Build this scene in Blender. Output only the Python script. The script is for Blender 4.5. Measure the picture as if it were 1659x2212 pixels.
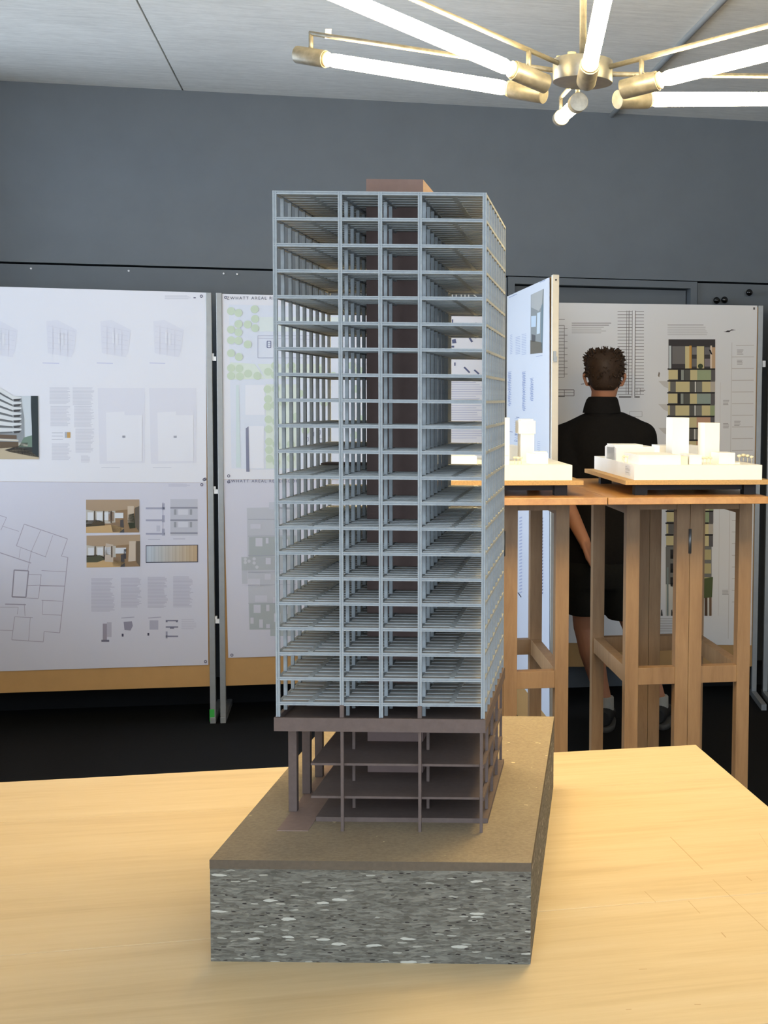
import bpy, bmesh, math, random
from mathutils import Vector, Matrix
for o in list(bpy.data.objects): bpy.data.objects.remove(o, do_unlink=True)
sc = bpy.context.scene
COL = sc.collection
random.seed(7)

# ------------------------------------------------------------------ camera
F_PX, PPX, PPY, PITCH, ROLL = 2839.3, 1301.3, 1055.5, 0.06789, 0.00971
CAM = Vector((0, 0, 1.54))
FW = Vector((0, math.cos(PITCH), -math.sin(PITCH)))
UP0 = Vector((0, math.sin(PITCH), math.cos(PITCH)))
RT0 = Vector((1, 0, 0))
CR, SR = math.cos(ROLL), math.sin(ROLL)
RT = RT0 * CR + UP0 * SR
UP = UP0 * CR - RT0 * SR
cd = bpy.data.cameras.new('camera'); cam = bpy.data.objects.new('camera', cd); COL.objects.link(cam)
cd.sensor_fit = 'HORIZONTAL'; cd.sensor_width = 36.0
cd.lens = F_PX / 1659 * 36
cd.shift_x = (829.5 - PPX) / 1659
cd.shift_y = (PPY - 1106) / 1659
cd.clip_start = 0.05; cd.clip_end = 100
cam.matrix_world = Matrix(((RT.x, UP.x, -FW.x, CAM.x), (RT.y, UP.y, -FW.y, CAM.y), (RT.z, UP.z, -FW.z, CAM.z), (0, 0, 0, 1)))
sc.camera = cam

# ------------------------------------------------------------------ sky, exposure
SKY = (0.68, 0.82, 1.0)
SKY_STRENGTH = 7.6
TUBE_STRENGTH = 142.0
TUBE_COLOUR = (1.0, 0.75, 0.36)
wd = bpy.data.worlds.new('sky'); sc.world = wd; wd.use_nodes = True
bg = wd.node_tree.nodes['Background']; bg.inputs[0].default_value = (*SKY, 1); bg.inputs[1].default_value = SKY_STRENGTH
sc.view_settings.view_transform = 'Standard'; sc.view_settings.look = 'None'
sc.view_settings.exposure = 0.0; sc.view_settings.gamma = 1.0; sc.view_settings.use_curve_mapping = False

# ------------------------------------------------------------------ pixel rays (photo pixel -> direction; distance from what is touched)
def ray(u, v):
    a_, b_ = u - PPX, v - PPY
    a = a_ * CR + b_ * SR; b = -a_ * SR + b_ * CR
    return RT0 * (a / F_PX) - UP0 * (b / F_PX) + FW
def at_z(u, v, z):
    r = ray(u, v); return CAM + r * ((z - CAM.z) / r.z)
def at_y(u, v, y):
    r = ray(u, v); return CAM + r * (y / r.y)
def at_pl(u, v, P, n):
    r = ray(u, v); return CAM + r * ((Vector(P) - CAM).dot(n) / r.dot(n))
YAW = 0.1976
EU = Vector((math.cos(YAW), math.sin(YAW), 0)); EN = Vector((-math.sin(YAW), math.cos(YAW), 0))
RO = Vector((0, 6.9, 0))                 # origin of the room frame, on the rear wall
CEIL = 3.0146

# ------------------------------------------------------------------ materials
def lin(c):
    def g(x):
        x /= 255.0
        return x / 12.92 if x <= 0.04045 else ((x + 0.055) / 1.055) ** 2.4
    return tuple(g(x) for x in c)
class N:
    def __init__(s, name):
        m = bpy.data.materials.new(name); m.use_nodes = True; s.m = m; s.nt = m.node_tree
        s.b = s.nt.nodes['Principled BSDF']; s.tc = None
    def n(s, t, **k):
        x = s.nt.nodes.new(t)
        for a, v in k.items(): setattr(x, a, v)
        return x
    def l(s, a, b): s.nt.links.new(a, b)
    def co(s, scale=(1, 1, 1), rot=(0, 0, 0)):
        if not s.tc: s.tc = s.n('ShaderNodeTexCoord')
        mp = s.n('ShaderNodeMapping'); mp.inputs['Scale'].default_value = scale; mp.inputs['Rotation'].default_value = rot
        s.l(s.tc.outputs['Object'], mp.inputs[0]); return mp.outputs[0]
    def noise(s, vec, scale, detail=4, rough=.6, dist=0):
        x = s.n('ShaderNodeTexNoise'); x.inputs['Scale'].default_value = scale; x.inputs['Detail'].default_value = detail
        x.inputs['Roughness'].default_value = rough; x.inputs['Distortion'].default_value = dist; s.l(vec, x.inputs['Vector']); return x.outputs['Fac']
    def ramp(s, fac, stops):
        r = s.n('ShaderNodeValToRGB'); e = r.color_ramp.elements
        while len(e) < len(stops): e.new(.5)
        for i, (p, c) in enumerate(stops): e[i].position = p; e[i].color = (*c, 1)
        s.l(fac, r.inputs[0]); return r.outputs[0]
    def mix(s, fac, a, b, mode='MIX'):
        x = s.n('ShaderNodeMix', data_type='RGBA', blend_type=mode)
        for i, v in ((0, fac), (6, a), (7, b)):
            if hasattr(v, 'links'): s.l(v, x.inputs[i])
            else: x.inputs[i].default_value = v if i == 0 else (*v, 1)
        return x.outputs[2]
    def math(s, op, a, b=None, clamp=False):
        x = s.n('ShaderNodeMath', operation=op, use_clamp=clamp)
        for i, v in enumerate((a, b)):
            if v is None: continue
            if hasattr(v, 'links'): s.l(v, x.inputs[i])
            else: x.inputs[i].default_value = v
        return x.outputs[0]
    def bump(s, h, dist=.002, st=.5):
        x = s.n('ShaderNodeBump'); x.inputs['Distance'].default_value = dist; x.inputs['Strength'].default_value = st
        s.l(h, x.inputs['Height']); s.l(x.outputs[0], s.b.inputs['Normal'])
    def base(s, c):
        if hasattr(c, 'links'): s.l(c, s.b.inputs['Base Color'])
        else: s.b.inputs['Base Color'].default_value = (*c, 1)
    def p(s, rough=.6, metal=0, spec=.5):
        s.b.inputs['Roughness'].default_value = rough; s.b.inputs['Metallic'].default_value = metal
        s.b.inputs['Specular IOR Level'].default_value = spec
def plain(name, c, rough=.6, metal=0, spec=.4, var=.08, scale=30, bump=0, vscale=(1, 1, 1)):
    k = N(name); c = lin(c); v = k.co(vscale); f = k.noise(v, scale)
    k.base(k.ramp(f, [(.25, tuple(x * (1 - var) for x in c)), (.75, tuple(min(1, x * (1 + var)) for x in c))])); k.p(rough, metal, spec)
    if bump: k.bump(f, bump)
    return k.m
M = {}
M['wall'] = plain('wall_paint', (102, 108, 113), .55, var=.05, scale=6, spec=.35)
M['walllow'] = plain('wall_cladding', (96, 102, 107), .5, var=.04, scale=5, spec=.35)
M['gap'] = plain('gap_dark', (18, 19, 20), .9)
M['floor'] = plain('floor_black', (17, 17, 17), .85, var=.25, scale=60, spec=.15)
M['white'] = plain('room_white', (205, 204, 200), .8, var=.03)
k = N('concrete'); v = k.co((1.2, 26, 1)); a = k.noise(v, 1.6, 8, .65); v2 = k.co((2.2, 2.2, 1)); b = k.noise(v2, 1.5, 6, .6); v3 = k.co((14, 60, 1)); c3 = k.noise(v3, 1.2, 5, .7)
cc = k.ramp(a, [(.3, lin((200, 200, 195))), (.55, lin((222, 222, 217))), (.75, lin((232, 232, 227)))])
cc = k.mix(.45, cc, k.ramp(b, [(.3, lin((202, 201, 196))), (.7, lin((234, 233, 228)))]))
cc = k.mix(.25, cc, k.ramp(c3, [(.35, lin((190, 188, 182))), (.6, lin((236, 235, 230)))])); k.base(cc); k.p(.85, 0, .2); k.bump(a, .004, .35); M['concrete'] = k.m
def wood(name, c0, c1, c2, vs=(1, 14, 14), sc=2.5, rough=.45, spec=.35, marks=()):
    k = N(name); v = k.co(vs); w = k.noise(v, sc, 6, .62, .6); v2 = k.co((vs[0] * 4, vs[1] * 5, vs[2] * 5)); f = k.noise(v2, sc, 3, .6)
    col = k.ramp(w, [(.28, lin(c0)), (.5, lin(c1)), (.72, lin(c2))]); col = k.mix(.25, col, k.ramp(f, [(.3, lin(c0)), (.7, lin(c2))]))
    if marks:
        sx = k.n('ShaderNodeSeparateXYZ'); k.l(k.tc.outputs['Object'], sx.inputs[0])
        for (x0, y0, x1, y1, wd_, dk) in marks:      # scratches: distance to a segment in the table's own plane
            L = math.hypot(x1 - x0, y1 - y0); dx, dy = (x1 - x0) / L, (y1 - y0) / L
            px_ = k.math('SUBTRACT', sx.outputs[0], x0); py_ = k.math('SUBTRACT', sx.outputs[1], y0)
            t = k.math('ADD', k.math('MULTIPLY', px_, dx), k.math('MULTIPLY', py_, dy))
            d = k.math('ABSOLUTE', k.math('SUBTRACT', k.math('MULTIPLY', px_, dy), k.math('MULTIPLY', py_, dx)))
            m = k.math('MULTIPLY', k.math('LESS_THAN', d, wd_), k.math('MULTIPLY', k.math('GREATER_THAN', t, 0), k.math('LESS_THAN', t, L)))
            col = k.mix(k.math('MULTIPLY', m, dk), col, lin((150, 110, 60)))
    k.base(col); k.p(rough, 0, spec); return k
M['tallwood'] = wood('beech_wood', (134, 102, 70), (156, 122, 86), (168, 134, 96), (10, 10, 1.2), 2.2, .5).m
M['talltop'] = wood('beech_top', (168, 118, 66), (192, 142, 84), (206, 158, 98), (9, 1.2, 9), 2.0, .3, .5).m
M['panelwood'] = plain('board_wood', (176, 136, 84), .6, var=.06, scale=12)
M['alu'] = plain('aluminium_post', (150, 152, 152), .5, .55, var=.05)
M['cream'] = plain('cream_profile', (205, 200, 188), .55, var=.04)
M['plastic'] = plain('white_plastic', (225, 225, 225), .4)
M['green'] = plain('green_tape', (60, 170, 70), .5)
M['grey'] = plain('grey_board', (147, 151, 151), .75, var=.1, scale=120, spec=.2)
M['joist'] = plain('joist_card', (178, 181, 178), .75, var=.08, scale=120, spec=.2)
M['brown'] = plain('brown_fibreboard', (98, 84, 77), .75, var=.10, scale=110, spec=.2)
M['pink'] = plain('pinkish_card', (138, 116, 104), .75, var=.08, scale=100, spec=.2)
M['plate'] = plain('floor_plate_card', (168, 158, 146), .8, var=.06, scale=60, spec=.15)
M['core'] = plain('core_fibreboard', (112, 94, 88), .8, var=.07, scale=60, spec=.15)
k = N('base_fibreboard'); v = k.co(); f = k.noise(v, 160, 5, .7); g = k.noise(v, 9, 4, .6); h = k.noise(v, 45, 2, .5)
cc = k.ramp(f, [(.3, lin((118, 104, 84))), (.7, lin((156, 139, 112)))]); cc = k.mix(.4, cc, k.ramp(g, [(.3, lin((122, 107, 88))), (.7, lin((152, 137, 112)))]))
cc = k.mix(k.math('GREATER_THAN', h, .74), cc, lin((196, 178, 140))); k.base(cc); k.p(.7, 0, .25); M['mdf'] = k.m
M['mdfedge'] = plain('sawn_board_edge', (92, 81, 67), .8, var=.1, scale=150, spec=.2)
# pressed chip block: long pale and dark flakes lying flat
k = N('chip_block'); w_ = k.co((1, 1, 1)); 
def flakes(sx, sz, seed, thr, soft=.03):
    mp = k.n('ShaderNodeMapping'); mp.inputs['Scale'].default_value = (sx, sx, sz); mp.inputs['Location'].default_value = (seed, seed * 1.7, seed * .6)
    wn = k.n('ShaderNodeTexNoise'); wn.inputs['Scale'].default_value = 60; wn.inputs['Detail'].default_value = 3
    k.l(k.tc.outputs['Object'], wn.inputs['Vector'])
    ad = k.n('ShaderNodeMix', data_type='VECTOR'); ad.inputs[0].default_value = .004
    k.l(k.tc.outputs['Object'], ad.inputs[4]); k.l(wn.outputs['Color'], ad.inputs[5]); k.l(ad.outputs[1], mp.inputs[0])
    vo = k.n('ShaderNodeTexVoronoi'); vo.inputs['Scale'].default_value = 1; vo.inputs['Randomness'].default_value = 1; k.l(mp.outputs[0], vo.inputs['Vector'])
    sp = k.n('ShaderNodeSeparateColor'); k.l(vo.outputs['Color'], sp.inputs[0])
    return sp.outputs[0], sp.outputs[1], vo.outputs['Distance']
r1, g1, d1 = flakes(55, 330, 1.3, 0); r2, g2, d2 = flakes(120, 560, 4.1, 0); r3, g3, d3 = flakes(42, 240, 7.7, 0)
cc = k.ramp(r2, [(0, lin((74, 70, 61))), (.5, lin((98, 94, 84))), (1, lin((124, 120, 108)))])
cc = k.mix(.5, cc, k.ramp(r1, [(0, lin((78, 74, 64))), (.55, lin((98, 95, 85))), (1, lin((128, 124, 112)))]))
cc = k.mix(k.math('MULTIPLY', k.math('GREATER_THAN', r3, .972), k.math('LESS_THAN', d3, .5)), cc, lin((172, 169, 156)))
cc = k.mix(k.math('MULTIPLY', k.math('GREATER_THAN', g1, .95), k.math('LESS_THAN', d1, .42)), cc, lin((150, 147, 134)))
cc = k.mix(k.math('MULTIPLY', k.math('GREATER_THAN', g2, .955), k.math('LESS_THAN', d2, .5)), cc, lin((44, 38, 34)))
k.base(cc); k.p(.75, 0, .2); k.bump(d1, .001, .4); M['chips'] = k.m
M['galv'] = plain('aged_galvanised_metal', (142, 138, 126), .45, .6, var=.28, scale=55)
M['hubm'] = plain('brushed_grey_metal', (140, 140, 136), .4, .7, var=.15, scale=40)
M['ceramic'] = plain('ceramic_ring', (228, 205, 160), .4)
k = N('lit_tube'); k.b.inputs['Emission Color'].default_value = (*TUBE_COLOUR, 1); k.b.inputs['Emission Strength'].default_value = TUBE_STRENGTH; k.base((1, .9, .7)); M['tube'] = k.m
M['foamwhite'] = plain('white_model_card', (238, 236, 230), .7, var=.015)
M['acrylic'] = plain('pale_acrylic', (232, 222, 190), .3, var=.03)
M['chipboard'] = plain('chipboard_tray', (186, 150, 100), .7, var=.2, scale=200)
M['black'] = plain('black_rubber', (30, 28, 27), .6)
M['blackball'] = plain('black_gloss', (12, 12, 12), .15, spec=.6)
M['shirt'] = plain('black_cloth', (27, 25, 24), .85, var=.15, scale=80, spec=.15)
M['shorts'] = plain('charcoal_cloth', (36, 35, 31), .85, var=.12, scale=80, spec=.15)
M['skin'] = plain('skin', (196, 138, 106), .55, var=.05, scale=20)
M['hair'] = plain('dark_brown_hair', (58, 42, 30), .6, var=.3, scale=90, spec=.3)
M['sock'] = plain('pale_sock', (170, 168, 160), .9)
M['shoe'] = plain('dark_shoe', (38, 37, 36), .6)
M['sole'] = plain('shoe_sole', (88, 86, 82), .7)
M['conduit'] = plain('grey_conduit', (172, 172, 168), .5, .3)
M['chalk'] = plain('white_paint', (215, 215, 212), .7)
M['hinge'] = plain('steel_hinge', (128, 132, 134), .4, .8)
k = N('print'); at = k.n('ShaderNodeVertexColor'); at.layer_name = 'Col'; k.l(at.outputs[0], k.b.inputs['Base Color']); k.p(.6, 0, .25); M['print'] = k.m
k = N('window_glass'); nt = k.nt; tr = k.n('ShaderNodeBsdfTransparent'); gl = k.n('ShaderNodeBsdfGlossy'); gl.inputs['Roughness'].default_value = .02
fr = k.n('ShaderNodeFresnel'); fr.inputs[0].default_value = 1.45; mx = k.n('ShaderNodeMixShader'); k.l(fr.outputs[0], mx.inputs[0]); k.l(tr.outputs[0], mx.inputs[1]); k.l(gl.outputs[0], mx.inputs[2])
k.l(mx.outputs[0], nt.nodes['Material Output'].inputs[0]); M['glass'] = k.m

# ------------------------------------------------------------------ mesh helpers
class MB:
    def __init__(s): s.v = []; s.f = []
    def add(s, vs, fs):
        b = len(s.v); s.v += [Vector(x) for x in vs]; s.f += [tuple(b + i for i in f) for f in fs]; return s
    def obox(s, o, ax, ay, az):      # corner + three edge vectors
        o, ax, ay, az = map(Vector, (o, ax, ay, az))
        return s.add([o, o + ax, o + ax + ay, o + ay, o + az, o + ax + az, o + ax + ay + az, o + ay + az],
                     [(0, 3, 2, 1), (4, 5, 6, 7), (0, 1, 5, 4), (1, 2, 6, 5), (2, 3, 7, 6), (3, 0, 4, 7)])
    def box(s, x0, x1, y0, y1, z0, z1): return s.obox((x0, y0, z0), (x1 - x0, 0, 0), (0, y1 - y0, 0), (0, 0, z1 - z0))
    def tube(s, a, b, r0, r1=None, n=20, cap=True):
        a, b = Vector(a), Vector(b); r1 = r0 if r1 is None else r1; d = (b - a).normalized()
        x = d.orthogonal().normalized(); y = d.cross(x); vs = []; fs = []
        for P, r in ((a, r0), (b, r1)):
            for i in range(n):
                t = 2 * math.pi * i / n; vs.append(P + x * (r * math.cos(t)) + y * (r * math.sin(t)))
        for i in range(n): j = (i + 1) % n; fs.append((i, j, n + j, n + i))
        if cap: fs += [tuple(range(n - 1, -1, -1)), tuple(range(n, 2 * n))]
        return s.add(vs, fs)
    def loft(s, rings, n=24, cap=True):    # rings: (centre, rx, ry[, xaxis, yaxis])
        vs = []; fs = []
        for rg in rings:
            c, rx, ry = Vector(rg[0]), rg[1], rg[2]; X = Vector(rg[3]) if len(rg) > 3 else Vector((1, 0, 0)); Y = Vector(rg[4]) if len(rg) > 4 else Vector((0, 1, 0))
            for i in range(n):
                t = 2 * math.pi * i / n; vs.append(c + X * (rx * math.cos(t)) + Y * (ry * math.sin(t)))
        for k_ in range(len(rings) - 1):
            for i in range(n): j = (i + 1) % n; fs.append((k_ * n + i, k_ * n + j, (k_ + 1) * n + j, (k_ + 1) * n + i))
        if cap: m = (len(rings) - 1) * n; fs += [tuple(range(n - 1, -1, -1)), tuple(range(m, m + n))]
        return s.add(vs, fs)
    def chain(s, pts, rs, n=16):           # tapered limb through points, spheres at the joints
        pts = [Vector(p) for p in pts]
        for i in range(len(pts) - 1): s.tube(pts[i], pts[i + 1], rs[i], rs[i + 1], n)
        for p, r in zip(pts, rs): s.ball(p, r, r, r)
        return s
    def ball(s, c, rx, ry, rz, n=16, m=10):
        c = Vector(c); vs = [c + Vector((0, 0, rz))]; fs = []
        for i in range(1, m):
            p = math.pi * i / m
            for j in range(n): t = 2 * math.pi * j / n; vs.append(c + Vector((rx * math.sin(p) * math.cos(t), ry * math.sin(p) * math.sin(t), rz * math.cos(p))))
        vs.append(c - Vector((0, 0, rz))); e = len(vs) - 1
        for j in range(n): fs.append((0, 1 + j, 1 + (j + 1) % n)); fs.append((e, 1 + (m - 2) * n + (j + 1) % n, 1 + (m - 2) * n + j))
        for i in range(m - 2):
            for j in range(n): a = 1 + i * n + j; b = 1 + i * n + (j + 1) % n; fs.append((a, a + n, b + n, b))
        return s.add(vs, fs)
    def mesh(s, name, inv=None, smooth=False):
        me = bpy.data.meshes.new(name); vs = [inv @ v for v in s.v] if inv else s.v
        me.from_pydata([tuple(v) for v in vs], [], s.f)
        bm = bmesh.new(); bm.from_mesh(me); bmesh.ops.recalc_face_normals(bm, faces=bm.faces); bm.to_mesh(me); bm.free()
        if smooth:
            for p in me.polygons: p.use_smooth = len(p.vertices) <= 4
        return me
WM = {}     # world matrix of every thing
def tag(o, label=None, cat=None, group=None, kind=None):
    for a, v in (('label', label), ('category', cat), ('group', group), ('kind', kind)):
        if v: o[a] = v
    return o
def empty(name, loc, rz=0, label=None, cat=None, group=None):
    o = bpy.data.objects.new(name, None); COL.objects.link(o); o.location = loc; o.rotation_euler = (0, 0, rz); o.empty_display_size = .1
    WM[o] = Matrix.Translation(Vector(loc)) @ Matrix.Rotation(rz, 4, 'Z')
    return tag(o, label, cat, group)
def link(name, me, mat, parent=None, loc=None):
    o = bpy.data.objects.new(name, me); COL.objects.link(o)
    if mat and not me.materials: me.materials.append(M[mat])
    if loc is not None: o.location = loc
    if parent: o.parent = parent; WM[o] = WM[parent]
    return o
def build(name, mb, mat, parent=None, smooth=False, bevel=0):     # mb in world coordinates
    inv = WM[parent].inverted() if parent else None
    o = link(name, mb.mesh(name, inv, smooth), mat, parent)
    if bevel: m = o.modifiers.new('bevel', 'BEVEL'); m.width = bevel; m.segments = 2; m.limit_method = 'ANGLE'
    return o
def top(name, mb, mat, origin, rz=0, smooth=False, bevel=0):      # single-mesh thing with its own frame
    Wm = Matrix.Translation(Vector(origin)) @ Matrix.Rotation(rz, 4, 'Z')
    o = link(name, mb.mesh(name, Wm.inverted(), smooth), mat); o.location = origin; o.rotation_euler = (0, 0, rz); WM[o] = Wm
    if bevel: m = o.modifiers.new('bevel', 'BEVEL'); m.width = bevel; m.segments = 2; m.limit_method = 'ANGLE'
    return o
def rb(mb, u0, u1, n0, n1, z0, z1, O=RO, eu=EU, en=EN):           # box in a turned frame
    return mb.obox(O + eu * u0 + en * n0 + Vector((0, 0, z0)), eu * (u1 - u0), en * (n1 - n0), (0, 0, z1 - z0))
def frame(yaw): return Vector((math.cos(yaw), math.sin(yaw), 0)), Vector((-math.sin(yaw), math.cos(yaw), 0))

# ================================================================== the room
UL, URR, NB = -3.3, 3.2, -7.6
tag(top('floor', rb(MB(), UL - .2, URR + .2, NB - .2, .3, -.1, 0), 'floor', RO, YAW), kind='structure')
cl = tag(top('ceiling', rb(MB(), UL - .2, URR + .2, NB - .2, .3, CEIL + .02, CEIL + .2), 'concrete', RO, YAW), kind='structure')
ju = (at_z(392, 190, CEIL) - RO).dot(EU)
for a, b in ((UL, ju - .004), (ju + .004, ju + 3.6), (ju + 3.608, URR)): build('slab', rb(MB(), a, b, NB, 0, CEIL, CEIL + .02), 'concrete', cl)
JZ = 2.162
w = tag(top('wall_rear', rb(MB(), UL - .2, URR + .2, .12, .3, -.1, CEIL + .2), 'gap', RO, YAW), kind='structure')
build('upper_panel', rb(MB(), UL, URR, 0, .12, JZ + .006, CEIL), 'wall', w)
dl = (at_pl(1097, 597, RO, EN) - RO).dot(EU); dr = (at_pl(1505, 608, RO, EN) - RO).dot(EU)
build('lower_panel', rb(MB(), UL, dl - .004, .002, .12, 0, JZ - .004), 'walllow', w)
build('lower_panel', rb(MB(), dr + .006, URR, .004, .12, 0, JZ - .004), 'walllow', w)
tag(top('dark_strip_rear', rb(MB(), UL, dl - .004, -.012, .002, 0, .13), 'gap', RO, YAW), kind='structure')  # dark strips along the foot of the rear wall, either side of the door
tag(top('dark_strip_rear', rb(MB(), dr + .006, URR, -.012, .004, 0, .13), 'gap', RO, YAW), kind='structure')
for (u, v) in ((67, 580), (278, 585), (483, 591), (512, 592)):
    P = at_pl(u, v, RO, EN); build('screw', MB().tube(P + EN * .004, P - EN * .003, .0045, n=10), 'plastic', w)
d = tag(top('door_1', rb(rb(rb(MB(), dl, dl + .035, -.012, .12, 0, JZ), dr - .035, dr, -.012, .12, 0, JZ), dl + .035, dr - .035, -.012, .12, JZ - .035, JZ), 'walllow', RO, YAW), kind='structure')
build('door_leaf', rb(MB(), dl + .04, dr - .04, .07, .11, 0, JZ - .04), 'wall', d)
h = (at_pl(1490, 640, RO, EN) - RO).dot(EU)
build('handle', MB().tube(RO + EU * (dl + .12) + EN * .07 + Vector((0, 0, 1.02)), RO + EU * (dl + .12) + EN * .02 + Vector((0, 0, 1.02)), .01), 'hinge', d)
def windowed_wall(name, along, O, ea, eo, length, wins, z0=.75, z1=2.95):
    # wall box along ea from O, thickness outward eo .2; wins = list of (a0,a1)
    mb = MB(); rb(mb, 0, length, 0, .2, -.1, z0, O, ea, eo); rb(mb, 0, length, 0, .2, z1, CEIL + .2, O, ea, eo); c = 0
    for a0, a1 in wins: rb(mb, c, a0, 0, .2, z0, z1, O, ea, eo); c = a1
    rb(mb, c, length, 0, .2, z0, z1, O, ea, eo)
    tag(top(name, mb, 'white', O, 0), kind='structure')
WN = [0]
def window(O, ea, eo, a0, a1, z0=.75, z1=2.95):
    WN[0] += 1; fm = MB(); t = .05; mid = (a0 + a1) / 2
    for (p, q, r_, s_) in ((a0, a1, z0, z0 + t), (a0, a1, z1 - t, z1), (a0, a0 + t, z0 + t, z1 - t), (a1 - t, a1, z0 + t, z1 - t), (mid - t / 2, mid + t / 2, z0 + t, z1 - t)):
        rb(fm, p, q, .06, .12, r_, s_, O, ea, eo)
    o = tag(top('window_%d' % WN[0], fm, 'white', O + ea * mid, 0), kind='structure')
    for p, q in ((a0 + t, mid - t / 2), (mid + t / 2, a1 - t)):
        build('pane', rb(MB(), p, q, .088, .092, z0 + t, z1 - t, O, ea, eo), 'glass', o)
    ld = bpy.data.lights.new('window_portal', 'AREA'); ld.shape = 'RECTANGLE'; ld.size = a1 - a0; ld.size_y = z1 - z0; ld.cycles.is_portal = True
    lo = bpy.data.objects.new('window_portal', ld); COL.objects.link(lo)
    P = O + ea * mid + eo * .16 + Vector((0, 0, (z0 + z1) / 2)); lo.matrix_world = Matrix.Translation(P) @ (-eo).to_track_quat('-Z', 'Y').to_matrix().to_4x4()
OL = RO + EU * UL + EN * NB
lw = [(4.3, 7.3)]
windowed_wall('wall_left', 0, OL, EN, -EU, -NB, lw)
for a0, a1 in lw: window(OL, EN, -EU, a0, a1)
OB = RO + EU * UL + EN * NB; bw = [(.4, 3.0), (3.3, 4.6)]
windowed_wall('wall_front', 0, OB, EU, -EN, URR - UL, bw)
for a0, a1 in bw: window(OB, EU, -EN, a0, a1)
tag(top('wall_right', rb(MB(), URR, URR + .2, NB, 0, -.1, CEIL + .2), 'white', RO, YAW), kind='structure')

# conduit and fittings on ceiling / rear wall
a = at_z(1562, 0, CEIL - .012); uc = (a - RO).dot(EU)
c1 = RO + EU * uc + EN * -.004; c0 = RO + EU * uc + EN * -6.0
o = top('ceiling_conduit', MB().tube(c0 + Vector((0, 0, CEIL - .0125)), c1 + Vector((0, 0, CEIL - .0125)), .0125, n=14), 'conduit', c1 + Vector((0, 0, CEIL)), YAW, True)
tag(o, 'grey conduit pipe running along the concrete ceiling to the dark wall', 'pipe')
for i, (u, v, lb) in enumerate(((1544, 650, 'left black ball peg of the close pair on the dark wall'), (1561, 649, 'right black ball peg of the close pair on the dark wall'), (1614, 633, 'single black ball peg, highest, on the dark wall at right'))):
    P = at_pl(u, v, RO + EN * .004, EN); e = empty('coat_peg', P, YAW, lb, 'coat peg', 'black pegs on the wall')
    build('stem', MB().tube(P, P - EN * .025, .008, n=12), 'blackball', e); build('ball', MB().ball(P - EN * .036, .018, .018, .018), 'blackball', e, True)

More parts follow.
